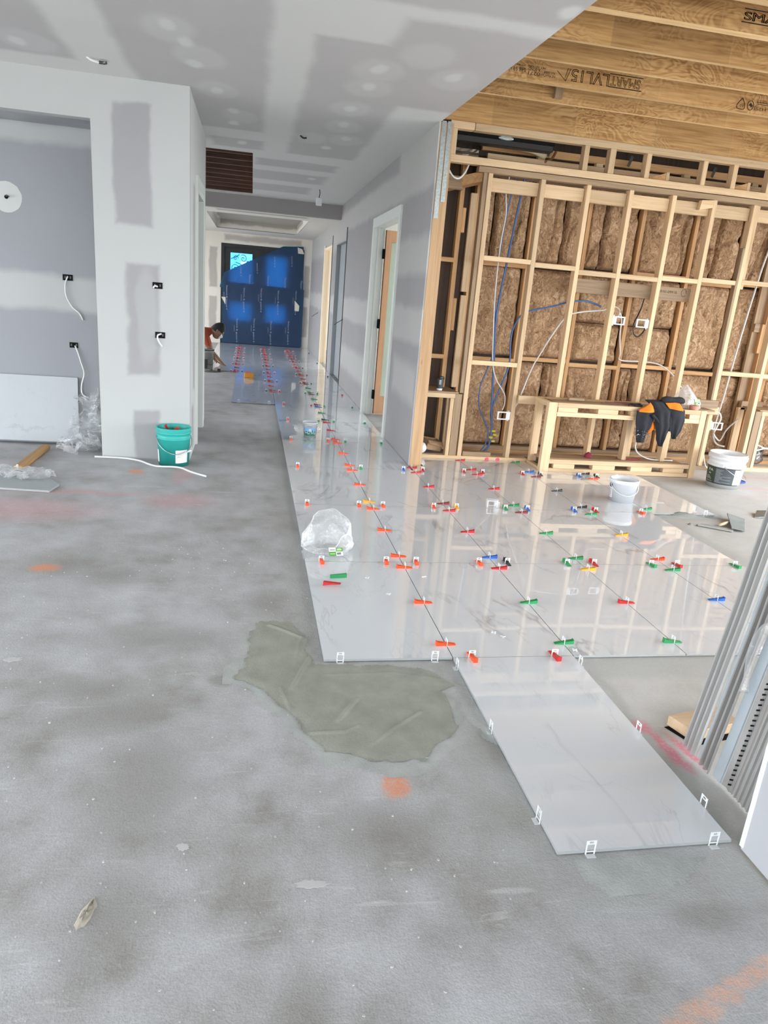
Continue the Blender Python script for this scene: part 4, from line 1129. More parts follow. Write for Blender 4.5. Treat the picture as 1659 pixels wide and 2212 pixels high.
for p in (((-.11, -.09, .03), (.11, -.09, .03), (.11, -.084, .03), (-.11, -.084, .03), (-.11, -.09, .15), (.11, -.09, .15), (.11, -.084, .15), (-.11, -.084, .15)),
          ((-.11, .084, .03), (.11, .084, .03), (.11, .09, .03), (-.11, .09, .03), (-.11, .084, .17), (.11, .084, .17), (.11, .09, .17), (-.11, .09, .17)),
          ((-.11, -.09, .03), (-.104, -.09, .03), (-.104, .09, .03), (-.11, .09, .03), (-.11, -.09, .15), (-.104, -.09, .15), (-.104, .09, .17), (-.11, .09, .17)),
          ((.104, -.09, .03), (.11, -.09, .03), (.11, .09, .03), (.104, .09, .03), (.104, -.09, .15), (.11, -.09, .15), (.11, .09, .17), (.104, .09, .17)),
          ((-.11, -.09, .03), (.11, -.09, .03), (.11, .09, .03), (-.11, .09, .03), (-.11, -.09, .036), (.11, -.09, .036), (.11, .09, .036), (-.11, .09, .036))):
    bxm.hexa(p)
CARD = plain('cardboard', (.36, .23, .13), .8, vary=.12)
bxm.build('tray', CARD, t)
MB().hexa([(-.12, -.15, .12), (.10, -.15, .10), (.11, -.088, .15), (-.11, -.088, .15), (-.12, -.15, .125), (.10, -.15, .105), (.11, -.088, .155), (-.11, -.088, .155)]).build('flap', CARD, t)
def blob(name, label, cat, loc, rx, ry, rz, mat, amp=.35, freq=3.0, seed=0.0, n=26, mname='film'):
    t = thing(name, label, cat, loc)
    def fn(s, u):
        a, ph = 2 * PI * s, PI * u
        d = Vector((math.cos(a) * math.sin(ph), math.sin(a) * math.sin(ph), -math.cos(ph)))
        q = d * freq + Vector((seed, seed * 2, seed * 3))
        k = 1 + amp * (abs(noise.noise(q)) * 1.6 - .4) + amp * .5 * (abs(noise.noise(q * 2.7)) * 1.6 - .4)
        return (d.x * rx * k, d.y * ry * k, max(.0, (d.z + 1) * .5 * 2 * rz * (k if d.z > -.3 else 1)))
    MB().grid(fn, n, n // 2 + 3, True).build(mname, mat, t, smooth=True, fix=False)
    return t
blob('white_bag', 'white rounded plastic tub lid lying on the niche floor', 'rubbish', (1.43, 4.27, .046), .05, .03, .055, WHITE, .12, 1.5, 2)
blob('plastic_wrap', 'crumpled clear plastic wrap at the back of left niche', 'rubbish', (1.42, 4.47, .046), .06, .05, .12, FILM, .4, 3, 5)
# rubbish in the right niche
blob('plastic_wrap', 'dark crumpled plastic wrap on the floor of right niche', 'rubbish', (5.50, 4.40, .046), .07, .05, .10, film_mat('smoky_film', .5, (.25, .24, .25)), .4, 3, 8)

# ================================================================== TILE LEVELLING CLIPS AND WEDGES
wm_ = MB()
prof = [(-.052, 0), (.046, 0), (.046, .004), (-.048, .0185), (-.048, .023), (-.052, .023)]
wm_.prism(prof, 'Y', -.0105, .0105)
WEDGE_MESH = {}
for k in WEDGE_M:
    me = wm_.mesh('wedge_' + k)
    me.materials.append(WEDGE_M[k])
    WEDGE_MESH[k] = me
def clip_mesh(foot):
    m = MB()
    for a, b_ in ((-.0165, -.012), (.012, .0165)):
        m.box(-.0009, .0009, a, b_, -.0145, .037)
    m.box(-.0009, .0009, -.012, .012, .022, .026).box(-.0009, .0009, -.012, .012, .033, .037).box(-.0009, .0009, -.012, -.007, .026, .033).box(-.0009, .0009, .007, .012, .026, .033)
    if foot:
        m.box(-.016, .001, -.015, .015, -.0155, -.0145).box(-.0009, .0009, -.012, .012, -.006, -.002)
    me = m.mesh('clip')
    me.materials.append(CLIP)
    return me
CLIP_MESH, CLIP_FOOT = clip_mesh(False), clip_mesh(True)
ORD = ['leftmost', 'first', 'second', 'third', 'fourth', 'fifth', 'sixth', 'seventh', 'eighth', 'ninth', 'tenth', 'eleventh', 'twelfth', 'thirteenth', 'fourteenth', 'fifteenth']
def leveler(color, x, y, rz, clip_rz, label):
    t = thing('tile_leveler', label, 'tile wedge', (x, y, .0162), 0, 'wedges driven through clips in the tile joints')
    w = bpy.data.objects.new('wedge', WEDGE_MESH[color]); COL.objects.link(w); w.parent = t; w.rotation_euler = (0, 0, rz)
    c = bpy.data.objects.new('clip', CLIP_MESH); COL.objects.link(c); c.parent = t; c.rotation_euler = (0, 0, clip_rz)
O, Rr, G, B, K, Y_, M_ = 'orange', 'red', 'green', 'blue', 'black', 'yellow', 'maroon'
JN = {0: 'left edge joint', 1: 'first long joint', 2: 'second long joint', 3: 'third long joint', 4: 'fourth long joint', -1: 'far left long joint'}
def on_long(i, y, color, head_left, txt):
    leveler(color, i * TW, y, (0 if head_left else PI) + random.uniform(-.05, .05), 0, f'{color} wedge across the {JN[i]}, {txt}')
def on_cross(x, j, color, head_near, txt):
    leveler(color, x, j * TL, (PI / 2 if head_near else -PI / 2) + random.uniform(-.06, .06), PI / 2, f'{color} wedge lengthwise on {ORD[j] if j else "front"} cross joint, {txt}')
rowname = lambda j: f'{ORD[j]} tile row from front'
# front edge
on_cross(.693, 0, O, True, 'left end of loose front tile'); on_cross(1.105, 0, Rr, True, 'right end of loose front tile')
near = {1: O, 2: G, 3: G}
for i, c in near.items():
    on_long(i, .125, c, i in (1, 3), 'just behind the front edge')
mids = {(1, 0): O, (2, 0): G, (3, 0): Rr, (4, 0): B, (1, 1): O, (2, 1): Rr, (3, 1): G, (4, 1): Y_, (1, 2): O, (2, 2): Rr, (3, 2): Rr, (4, 2): K, (1, 3): O, (3, 3): Rr, (4, 3): G,
        (1, 4): Rr, (1, 5): G, (1, 6): G, (1, 7): G, (1, 8): Rr}
for (i, j), c in mids.items():
    y = (j + .5) * TL if (i, j) != (4, 0) else .64
    on_long(i, y if not (j == 3 and i > 1) else 4.10, c, i == 1 or (i, j) in ((3, 0),), f'middle of {ORD[j + 1]} row of tiles')
cross = {  # (i, j): near, far, left, right
    (1, 1): (O, O, O, O), (2, 1): (Rr, B, O, K), (3, 1): (Y_, G, G, Rr), (4, 1): (G, O, G, Rr),
    (1, 2): (O, Y_, O, O), (2, 2): (Rr, M_, O, Y_), (3, 2): (M_, G, G, B), (4, 2): (G, K, B, Rr), (5, 2): (None, G, O, None),
    (1, 3): (O, O, None, G), (2, 3): (Rr, Rr, B, Rr), (3, 3): (Rr, Rr, Rr, Rr), (4, 3): (M_, B, Rr, K), (5, 3): (O, K, B, K),
    (1, 4): (O, O, O, G), (1, 5): (Rr, K, G, G), (1, 6): (B, M_, Rr, G), (1, 7): (M_, G, G, G), (1, 8): (M_, M_, Rr, G)}
JN[5] = 'fifth long joint'
for (i, j), (n_, f_, l_, r_) in cross.items():
    if n_: on_long(i, j * TL - .095, n_, i == 1, f'near side of {ORD[j]} crossing')
    if f_: on_long(i, j * TL + .095, f_, i == 1, f'far side of {ORD[j]} crossing')
    fwd = (i == 1) or (i, j) in ((2, 1),) or (i == 4 and j == 1) or (i, j) == (5, 2)
    if l_: on_cross(i * TW - .10, j, l_, fwd, f'left of the {JN[i]}')
    if r_: on_cross(i * TW + .09, j, r_, i == 1 or (i == 4 and j == 1), f'right of the {JN[i]}')
for j, c in ((1, O), (2, O), (3, O), (4, O), (5, O), (6, Rr)):
    on_cross(.10 if j < 5 else .12, j, c, True, 'beside the left tile edge')
on_cross(5 * TW - .07, 1, G, True, 'beside the right tile edge'); on_cross(5.5 * TW, 3, B, True, 'far right by the bench')
for j, c in ((4, G), (5, G), (6, G), (7, Rr)):
    on_cross(1.09, j, c, True, 'against the right hall wall')
on_long(2, Y4 - .62 * TL, Rr, False, 'against the bottom plate of the niche') if False else None
# far end of the hall: mostly red
for i, j0 in ((1, 9), (0, 7), (-1, 9)):
    for j in range(j0, 14):
        for dy, s in ((-.095, 'near'), (.095, 'far')):
            on_long(i, j * TL + dy, random.choice((Rr, Rr, M_)), True, f'{s} side of {ORD[j]} crossing')
        on_cross(i * TW - .10, j, random.choice((Rr, Rr, M_, K)), True, f'left of the {JN[i]}')
        on_cross(i * TW + .10, j, random.choice((Rr, Rr, M_, K)), True, f'right of the {JN[i]}')
        on_long(i, (j + .5) * TL, random.choice((Rr, Rr, M_)), True, f'middle of {ORD[j + 1]} row of tiles')
for j in (9, 11, 13):
    on_cross(1.10, j, random.choice((Rr, K)), True, 'against the right hall wall')
def bare_clip(x, y, rz, label, foot=True):
    o = bpy.data.objects.new('tile_clip', CLIP_FOOT if foot else CLIP_MESH)
    COL.objects.link(o)
    o.location = (x, y, .0162)
    o.rotation_euler = (0, 0, rz)
    tag(o, label, 'tile clip', 'empty clips along the open tile edges')
bare_clip(.075, -.001, PI / 2, 'empty white clip at left end of front tile edge')
bare_clip(.515, -.001, PI / 2, 'empty white clip on front tile edge beside the loose tile')
bare_clip(2.21, -.001, PI / 2, 'empty white clip on front edge just right of the loose tile')
bare_clip(3.30, -.001, PI / 2, 'empty white clip on front edge nearest the metal sheets')
bare_clip(.601, -.075, 0, 'empty clip on left side of loose tile, farthest back')
bare_clip(.601, -.56, 0, 'empty clip midway along left side of loose tile')
bare_clip(.601, -1.05, 0, 'empty clip on left side of loose tile near its front')
bare_clip(1.205, -.07, PI, 'empty clip on right side of loose tile, farthest back')
bare_clip(1.205, -.605, PI, 'empty clip midway along right side of loose tile')
bare_clip(1.205, -1.04, PI, 'empty clip on right side of loose tile near its front')
bare_clip(.71, -1.203, PI / 2, 'empty clip on front of loose tile, left end')
bare_clip(1.135, -1.203, PI / 2, 'empty clip on front of loose tile, right end')
bare_clip(-.50, 6 * TL, PI / 2, 'empty clip on the step in the tiles, left one')
bare_clip(-.08, 6 * TL, PI / 2, 'empty clip on the step in the tiles, right one')
bare_clip(3.52, 2 * TL, PI / 2, 'empty white clip on edge beside the mortar splats', True)
# loose bits on the tiles
def loose_wedge(color, x, y, z, rot, label):
    o = bpy.data.objects.new('loose_wedge', WEDGE_MESH[color]); COL.objects.link(o); o.location = (x, y, z); o.rotation_euler = rot
    tag(o, label, 'tile wedge')
loose_wedge(G, .172, .942, .0275, (PI / 2, 0, PI + .10), 'loose green wedge lying on its side near the clear bag')
loose_wedge(Rr, .128, .825, .0392, (PI, 0, -.32), 'loose red wedge lying upside down near left tile edge')
def spacer(x, y, rz, label, cross_=True):
    m = MB().box(-.014, .014, -.0022, .0022, 0, .004)
    if cross_: m.box(-.0022, .0022, -.014, .014, .0002, .0042)
    o = m.build('tile_spacer', CLIP); o.location = (x, y, .0162); o.rotation_euler = (0, 0, rz)
    tag(o, label, 'tile spacer')
spacer(.345, .95, .4, 'white tile spacer right of the loose green wedge')
spacer(.430, .72, .2, 'white tile spacer between the first two wedge rows')
spacer(.69, .97, .3, 'white spacer stub right of the first long joint', False)
spacer(.884, .25, .3, 'white cross spacer near the loose tile, left of a pair')
spacer(.918, .205, -.4, 'white cross spacer near the loose tile, right of a pair')
spacer(1.235, .055, .5, 'white cross spacer where the second joint meets the edge')
t = thing('plastic_bracket', 'small clear plastic corner bracket standing on tiles in mid floor', 'bracket', (1.61, 2.45, .0165))
MB().box(-.045, -.039, -.003, .003, 0, .05).box(.036, .044, -.003, .003, 0, .06).box(-.045, .044, -.003, .003, .050, .056).build('frame', CLIP, t)
MB().box(.02, .06, -.002, .03, 0, .045).build('flange', FILM_W, t)
t = thing('sponge', 'orange yellow sponge block on the far hall tiles', 'sponge', (-.37, 9.95, .0162))
MB().box(-.085, .085, -.05, .05, 0, .085).build('block', plain('orange_sponge', (.62, .29, .04), .9, bump=.3, vary=.2), t, bevel=.012)
MB().box(-.06, .02, -.03, .03, .085, .105).build('wedge_top', WEDGE_M['orange'], t)
o = MB().box(-.03, .03, -.05, .05, 0, .05).build('rubber_block', BLACK, bevel=.01); o.location = (-.92, 10.76, 0.001)
tag(o, 'small black rubber block at the tile step by grey bucket', 'block')

# ================================================================== BUCKETS AND PAILS
def arc_handle(t, R, z, a_mid, drop, r, mat, name='handle', swing=1.0):
    """wire bail pinned at both sides and hanging down the front of the bucket"""
    pts = []
    for k in range(15):
        s = k / 14
        a = a_mid - PI / 2 + PI * s
        rr = R * (1 + .10 * math.sin(PI * s))
        pts.append((rr * math.cos(a), rr * math.sin(a), z - drop * math.sin(PI * s) * swing))
    return MB().tube(pts, r, 6, 2).build(name, mat, t, smooth=True)
def cyl_patch(t, name, mat, rf, a0, a1, z0, z1, n=14, off=.0012):
    return MB().grid(lambda s, u: ((rf(z0 + (z1 - z0) * u) + off) * math.cos(a0 + (a1 - a0) * s), (rf(z0 + (z1 - z0) * u) + off) * math.sin(a0 + (a1 - a0) * s), z0 + (z1 - z0) * u), n, 4).build(name, mat, t, fix=False, smooth=True)
D = math.radians
# teal bucket
t = thing('bucket', 'teal plastic bucket with white label beside the white pier', 'bucket', (-1.005, 3.595, 0))
rt_ = lambda z: .130 + z * .052
MB().lathe([(.001, .004), (.126, .004), (.130, 0), (rt_(.235), .235), (rt_(.235) + .006, .238), (rt_(.25) + .006, .25), (rt_(.25), .253), (rt_(.285), .285), (rt_(.285) + .007, .288), (rt_(.30) + .007, .30), (rt_(.30), .302), (rt_(.335) + .005, .335), (rt_(.335), .338), (rt_(.33) - .004, .335), (rt_(.30) - .005, .30), (.124, .010), (.001, .010)], 40).build('body', TEAL, t, smooth=True)
hd_ = arc_handle(t, rt_(.26) + .006, .255, D(-72), .135, .0035, WIRE)
lab = cyl_patch(t, 'label', PAPERW, rt_, D(-78), D(-28), .035, .15)
for k in range(4):
    cyl_patch(lab, 'print', plain('grey_print', (.45, .45, .47), .7), rt_, D(-74), D(-40 - 6 * k), .128 - k * .014, .132 - k * .014, off=.002)
MB().lathe([(.008, -.03), (.009, -.015), (.009, .015), (.008, .03)], 8, cap0=True, cap1=True).build('grip', WHITE, hd_).matrix_local = Matrix.Translation((.150 * math.cos(D(-30)), .150 * math.sin(D(-30)), .135)) @ Matrix.Rotation(D(70), 4, 'Y')
cyl_patch(t, 'label_edge', PAPERW, rt_, D(-165), D(-150), .03, .14)
for k, (x, y, z, c, rz) in enumerate(((-.055, .02, .30, Rr, .8), (.01, -.06, .285, Rr, 2.0), (.05, .03, .28, O, .2))):
    o = bpy.data.objects.new('stored_wedge', WEDGE_MESH[c]); COL.objects.link(o); o.location = (-1.005 + x, 3.595 + y, z); o.rotation_euler = (.3, .9, rz)
    tag(o, ('red wedge tilted up at left inside the teal bucket', 'red wedge at the front inside the teal bucket', 'orange wedge deeper inside the teal bucket')[k], 'tile wedge')
heap = MB().grid(lambda s, u: (.118 * u * math.cos(2 * PI * s), .118 * u * math.sin(2 * PI * s), .235 + .02 * noise.noise((s * 9 * u, u * 8, 2))), 24, 6, True).build('contents', plain('dark_wedge_heap', (.05, .045, .045), .9, vary=.5), t, fix=False)
# large white bucket with dark label
t = thing('bucket', 'large white bucket with dark green and grey label on bare slab', 'bucket', (4.445, 3.50, 0))
rw_ = lambda z: .158 + z * .062
MB().lathe([(.001, .006), (.152, .006), (.158, 0), (rw_(.215), .215), (rw_(.215) + .012, .217), (rw_(.235) + .012, .235), (rw_(.25), .238), (rw_(.285), .285), (rw_(.285) + .010, .287), (rw_(.32) + .010, .32), (rw_(.32), .322), (rw_(.345), .345), (rw_(.345) - .004, .347), (rw_(.33) - .006, .33), (.150, .014), (.001, .014)], 44).build('body', WHITE, t, smooth=True)
GREYL = plain('grey_label', (.085, .10, .115), .45); GREENL = plain('dark_green_label', (.028, .055, .03), .45, vary=.3, scale=8); GREYP = plain('pale_print', (.30, .32, .33), .6)
lab = cyl_patch(t, 'label_front', GREENL, rw_, D(-215), D(-157), .045, .205, 18)
lab2 = cyl_patch(t, 'label_text_panel', GREYL, rw_, D(-157), D(-94), .045, .205, 18)
cyl_patch(t, 'label_border', BLACK, rw_, D(-215), D(-70), .203, .210, 30, .0016); cyl_patch(t, 'label_border', BLACK, rw_, D(-215), D(-70), .040, .047, 30, .0016)
cyl_patch(t, 'label_white_panel', PAPERW, rw_, D(-94), D(-62), .047, .203, 12)
for k in range(12):
    a1 = -136 + random.uniform(-6, 8)
    cyl_patch(lab2, 'print', GREYP, rw_, D(-155), D(a1), .056 + k * .0115, .0605 + k * .0115, 8, .0022)
for k in range(3):
    cyl_patch(lab2, 'print', GREYP, rw_, D(-132), D(-104), .060 + k * .03, .064 + k * .03, 8, .0022)
def wrap(t, body, rf, a0, z0, fit, mat, off=.0025):
    put_text('lettering', body, lambda u, v, w: ((rf(z0 + v) + off) * math.cos(a0 + u / rf(z0)), (rf(z0 + v) + off) * math.sin(a0 + u / rf(z0)), z0 + v), mat, t, 1.0, 0.0, fit)
wrap(lab, 'PA', rw_, D(-187), .160, (.060, .026), PAPERW); wrap(lab, '40', rw_, D(-187), .128, (.036, .016), PAPERW)
for k in range(3):
    cyl_patch(lab, 'print', PAPERW, rw_, D(-195), D(-178 + 4 * k), .105 - k * .013, .1085 - k * .013, 8, .0022)
for k in range(3):
    cyl_patch(lab, 'print', GREYP, rw_, D(-200), D(-166), .062 - k * .006, .0645 - k * .006, 8, .0022)
arc_handle(t, rw_(.24) + .012, .23, D(-45), .125, .0028, WIRE)
for a in (D(-135), D(45)):
    MB().lathe([(.012, 0), (.012, .01), (.001, .012)], 10).build('lug', WHITE, t).matrix_local = Matrix.Translation(((rw_(.23) + .008) * math.cos(a), (rw_(.23) + .008) * math.sin(a), .23)) @ Matrix.Rotation(a, 4, 'Z') @ Matrix.Rotation(PI / 2, 4, 'Y')
for k in range(26):
    a, z = D(random.uniform(-200, -60)), random.uniform(.222, .335)
    cyl_patch(t, 'splash', MORTAR, rw_, a, a + random.uniform(.008, .03), z, z + random.uniform(.002, .008), 3, .0128)
t = thing('plastic_disc', 'blue round plastic lid on the slab behind white bucket', 'lid', (4.755, 3.70, 0))
MB().lathe([(.001, .012), (.075, .012), (.085, .016), (.092, .012), (.092, 0)], 28).build('lid', plain('blue_lid', (.045, .10, .42), .4), t)
# small white pail on the tiles
t = thing('pail', 'plain white plastic pail standing on the polished tiles', 'pail', (2.925, 2.775, .0162))
rp = lambda z: .104 + z * .085
MB().lathe([(.001, .003), (.100, .003), (.104, 0), (rp(.165), .165), (rp(.165) + .006, .166), (rp(.17) + .008, .172), (rp(.19) + .008, .195), (rp(.195) + .004, .200), (rp(.195) - .004, .199), (rp(.19) - .005, .17), (.099, .007), (.001, .007)], 44).build('body', WHITE_T, t, smooth=True)
arc_handle(t, rp(.16) + .004, .165, D(-100), .09, .003, WHITE_T)
lab = cyl_patch(t, 'label', PAPERW, rp, D(-215), D(-170), .03, .150, 10); cyl_patch(t, 'label_blue', plain('navy_label', (.03, .035, .10), .5), rp, D(-215), D(-171), .122, .150, 10, .002)
for k in range(5):
    cyl_patch(lab, 'print', plain('grey_print_b', (.25, .25, .27), .6), rp, D(-210), D(-178), .040 + k * .015, .046 + k * .015, 6, .002)
# small tub with landscape label
t = thing('tub', 'white plastic tub with cow pasture label on hall tiles', 'tub', (.318, 5.0, .0162))
ru = lambda z: .068 + z * .10
MB().lathe([(.001, .003), (.065, .003), (.068, 0), (ru(.155), .155), (ru(.155) + .004, .157), (ru(.16) + .004, .168), (ru(.165), .170), (ru(.16) - .002, .165), (.064, .006), (.001, .006)], 36).build('body', WHITE_T, t, smooth=True)
a0, a1 = D(-150), D(-48)
cyl_patch(t, 'label_sky', plain('label_sky', (.25, .55, .85), .5), ru, a0, a1, .062, .112, 16)
cyl_patch(t, 'label_grass', plain('label_grass', (.05, .22, .13), .5, vary=.3, scale=90), ru, a0, a1, .022, .066, 16, .0016)
for a, w_, z, h in ((-140, 20, .058, .016), (-115, 16, .05, .02), (-84, 14, .056, .03), (-62, 12, .05, .026)):
    cyl_patch(t, 'label_cow', PAPERW, ru, D(a), D(a + w_), z - .006, z + h * .6, 6, .0020)
    cyl_patch(t, 'label_cow_patch', BLACK, ru, D(a + w_ * .35), D(a + w_ * .8), z, z + h, 5, .0024)
cyl_patch(t, 'label_cloud', PAPERW, ru, D(-105), D(-85), .076, .10, 6, .0018)
cyl_patch(t, 'print', plain('tub_print', (.12, .14, .18), .6), ru, D(-118), D(-76), .124, .129, 8, .002)
# grey bucket in the far hall
t = thing('bucket', 'mortar stained grey white bucket beside the crouching person', 'bucket', (-1.165, 10.98, 0))
rg = lambda z: .125 + z * .05
STAINED = plain('stained_grey_plastic', (.36, .35, .33), .7, vary=.35, scale=16)
MB().lathe([(.001, .004), (.12, .004), (.125, 0), (rg(.30), .30), (rg(.30) + .008, .302), (rg(.36) + .008, .36), (rg(.36) - .004, .362), (.12, .012), (.001, .012)], 30).build('body', STAINED, t, smooth=True)
MB().lathe([(rg(.36) + .009, .355), (rg(.36) + .009, .366), (rg(.36) - .006, .366)], 30).build('rim', BLACKM, t)
cyl_patch(t, 'label', plain('dark_worn_label', (.04, .05, .05), .6), rg, D(-100), D(-74), .03, .20)
arc_handle(t, rg(.3) + .01, .30, D(-60), .2, .004, BLACK)
t = thing('mixing_mat', 'mortar caked tool scraps on the slab under grey bucket', 'tool', (-1.05, 10.62, 0.0))
MB().grid(lambda s, u: (.17 * u * math.cos(2 * PI * s) * (1 + .3 * math.sin(6 * PI * s)), .09 * u * math.sin(2 * PI * s), .001 + .035 * (1 - u) * (1 + noise.noise((s * 8, u * 5, 3)))), 20, 6, True).build('scrap', plain('caked_mortar', (.13, .12, .105), .9, vary=.4), t)

# ================================================================== BAGS, FILM, TILES AND TIMBER ON THE SLAB
t = thing('plastic_bag', 'open clear plastic bag with green label on the polished tiles', 'bag', (.155, 1.395, .0165))
def bagf(s, u):
    a = 2 * PI * s
    back = max(0, math.sin(a))
    h = .035 + .205 * back ** .6 + .09 * max(0, math.cos(a)) * (1 - back) + .02 * max(0, -math.cos(a))
    r = (.125 - .012 * u + .045 * math.sin(PI * u) * (1 - back * .6))
    w = noise.noise((math.cos(a) * 2.2, math.sin(a) * 2.2, u * 2.5)) * .022 * (.3 + u)
    w += noise.noise((math.cos(a) * 7, math.sin(a) * 7, u * 6)) * .008
    x = (r + w) * math.cos(a) * 1.02
    y = (r * .72 + w) * math.sin(a) + .035 * u * back
    return (x, y, .001 + h * u + .03 * u * noise.noise((a * 1.3, 5, 2)))
MB().grid(bagf, 54, 16, True).build('film', FILM_W, t, smooth=True, fix=False)
MB().grid(lambda s, u: ((s - .5) * .26, -.02 + (u - .5) * .19, .004 + .035 * (1 - (2 * s - 1) ** 2) * (1 - (2 * u - 1) ** 2) + .012 * noise.noise((s * 6, u * 6, 1))), 20, 14).build('base_film', FILM_W, t, smooth=True, fix=False)
MB().grid(lambda s, u: (-.165 + .15 * s * (1 - .3 * u), -.02 - .15 * u + .06 * s, .003 + .05 * s * (1 - u) + .01 * noise.noise((s * 7, u * 6, 4))), 12, 10).build('tail_film', FILM_W, t, smooth=True, fix=False)
rim = [bagf(k / 36, 1.0) for k in range(37)]
MB().tube(rim, .0022, 4, 1).build('hem', film_mat('bag_hem', .55), t)
GRN = plain('label_green', (.10, .33, .06), .5)
def bag_label(t, loc, w, h, rx, rz):
    e = Matrix.Translation(loc) @ Matrix.Rotation(rz, 4, 'Z') @ Matrix.Rotation(rx, 4, 'X')
    def q(x0, x1, z0, z1, nm, mat, off=0):
        o_ = MB().box(x0, x1, -.0012 - off, -off, z0, z1).build(nm, mat, t); o_.matrix_local = e
    q(0, w * .5, h * .5, h, 'label_white', PAPERW); q(w * .5, w, h * .5, h, 'label_green', GRN); q(0, w * .5, 0, h * .5, 'label_green', GRN); q(w * .5, w, 0, h * .5, 'label_white', PAPERW)
    for k in range(6):
        q(w * (.56 + k * .05), w * (.58 + k * .05 + .01 * (k % 2)), h * .12, h * .38, 'barcode', BLACK, .0012)
    q(w * .07, w * .42, h * .68, h * .74, 'print', BLACK, .0012); q(w * .58, w * .92, h * .62, h * .86, 'print', plain('pale_green_print', (.42, .62, .30), .5), .0012); q(w * .08, w * .42, h * .15, h * .32, 'print', plain('light_green_print', (.28, .52, .16), .5), .0012)
bag_label(t, (.0, -.132, .012), .088, .055, -.75, .10)
# bag by the tub
blob('plastic_bag', 'small clear plastic bag slumped behind the cow label tub', 'bag', (.30, 5.17, .0165), .145, .09, .055, FILM, .3, 2.0, 3)
# bag on the bench
t = thing('plastic_bag', 'clear gathered plastic bag with green label on the bench', 'bag', (4.19, 3.995, .7165))
def bagb(s, u):
    a = 2 * PI * s
    r = (.15 * (1 - u ** 1.6) + .012) * (1 + .12 * noise.noise((math.cos(a) * 2, math.sin(a) * 2, u * 3)) + .05 * math.sin(9 * a + 5 * u) * u)
    return (r * math.cos(a) - .05 * u, .62 * r * math.sin(a), .235 * u)
MB().grid(bagb, 46, 14, True).build('film', FILM_W, t, smooth=True, fix=False)
bag_label(t, (.035, -.098, .045), .075, .06, -.42, .25)
# clear film heap by the pier
def crumple(name, label, cat, loc, sheets, mat, lim):
    """tangled film: each sheet is (centre, size, tilt, seed) in the thing's own space, creased by noise"""
    t = thing(name, label, cat, loc)
    m = MB()
    for (cx, cy, cz), (sx, sz), (rx, rz), sd_ in sheets:
        Rm = Matrix.Rotation(rz, 3, 'Z') @ Matrix.Rotation(rx, 3, 'X')
        def fn(s, u, sd_=sd_, Rm=Rm, cx=cx, cy=cy, cz=cz, sx=sx, sz=sz):
            p = Vector(((s - .5) * sx, 0, (u - .5) * sz))
            q = p * 5.5 + Vector((sd_ * 3.1, sd_, 0))
            d = Vector([1 - 2 * abs(noise.noise(q + Vector((k * 9.1, 0, 0)))) * 2 for k in range(3)]) * .05
            q2 = p * 15 + Vector((0, sd_ * 2.3, 5))
            d += Vector([abs(noise.noise(q2 + Vector((k * 4.7, 0, 0)))) - .3 for k in range(3)]) * .05
            r = Vector((cx, cy, cz)) + Rm @ p + d
            return (min(max(r.x, lim[0]), lim[1]), min(max(r.y, lim[2]), lim[3]), max(r.z, .003))
        m.grid(fn, 34, 34)
    m.build('film', mat, t, smooth=False, fix=False)
    return t
crumple('plastic_film', 'big crumpled heap of clear stretch film between leaning tile and pier', 'film', (-1.83, 3.94, 0),
        [((0, .02, .10), (.32, .22), (.3, .2), 1), ((-.03, -.04, .08), (.30, .18), (1.1, -.4), 2), ((.02, .08, .18), (.24, .30), (-.2, .5), 3), ((.02, .14, .33), (.18, .34), (.1, .1), 4),
         ((-.02, .14, .26), (.16, .40), (-.1, -.3), 5), ((-.06, -.02, .05), (.34, .20), (1.4, .6), 6), ((.06, .16, .40), (.12, .24), (0, .7), 7)], FILM_H, (-.24, .165, -.14, .29))
crumple('plastic_film', 'loose crumpled film on the flat tile at far left', 'film', (-2.10, 2.90, .018),
        [((-.05, .02, .03), (.40, .16), (1.35, 0), 11), ((.08, -.02, .025), (.30, .18), (1.5, .3), 12)], FILM_H, (-.4, .27, -.13, .14))
t = thing('leaning_tile', 'white marble tile leaning on its long edge against recess wall', 'tile', (-2.0, 4.165, .031))
w_ = MB().hexa([(-1.15, 0, 0), (.075, 0, 0), (.075, .012, .002), (-1.15, .012, .002), (-1.15, .055, .60), (.075, .055, .60), (.075, .067, .602), (-1.15, .067, .602)]).build('tile', TILE_DIMMED, t)
for x in (-.9, -.12):
    MB().box(x, x + .16, -.005, .075, -.030, -.0005).build('packer', BLACKM if x > -.5 else pine['X'], t)
t = thing('flat_tile', 'grey tile lying flat on the slab at far left', 'tile', (-2.35, 2.80, 0))
MB().prism([(-.45, -.10), (.56, -.235), (.585, -.05), (.50, .10), (-.45, .25)], 'Z', .002, .017).build('tile', plain('grey_tile_back', (.36, .39, .40), .5), t, bevel=.001)
t = thing('timber_stick', 'short brown timber stick lying on slab by the film heap', 'timber', (0, 0, 0))
MB().bar((-2.175, 3.16, .022), (-2.17, 3.98, .022), .075, .042).build('stick', wood('brown_stick', 'Y', (.42, .24, .10), (.30, .16, .065)), t, bevel=.01)
cable('white cable lying on the slab in front of the teal bucket', [(-1.70, 3.72, .008), (-1.45, 3.70, .009), (-1.30, 3.62, .009), (-1.20, 3.50, .009), (-1.12, 3.43, .012), (-1.0, 3.42, .015), (-.92, 3.40, .012), (-.84, 3.30, .009), (-.70, 3.16, .009)], .009)
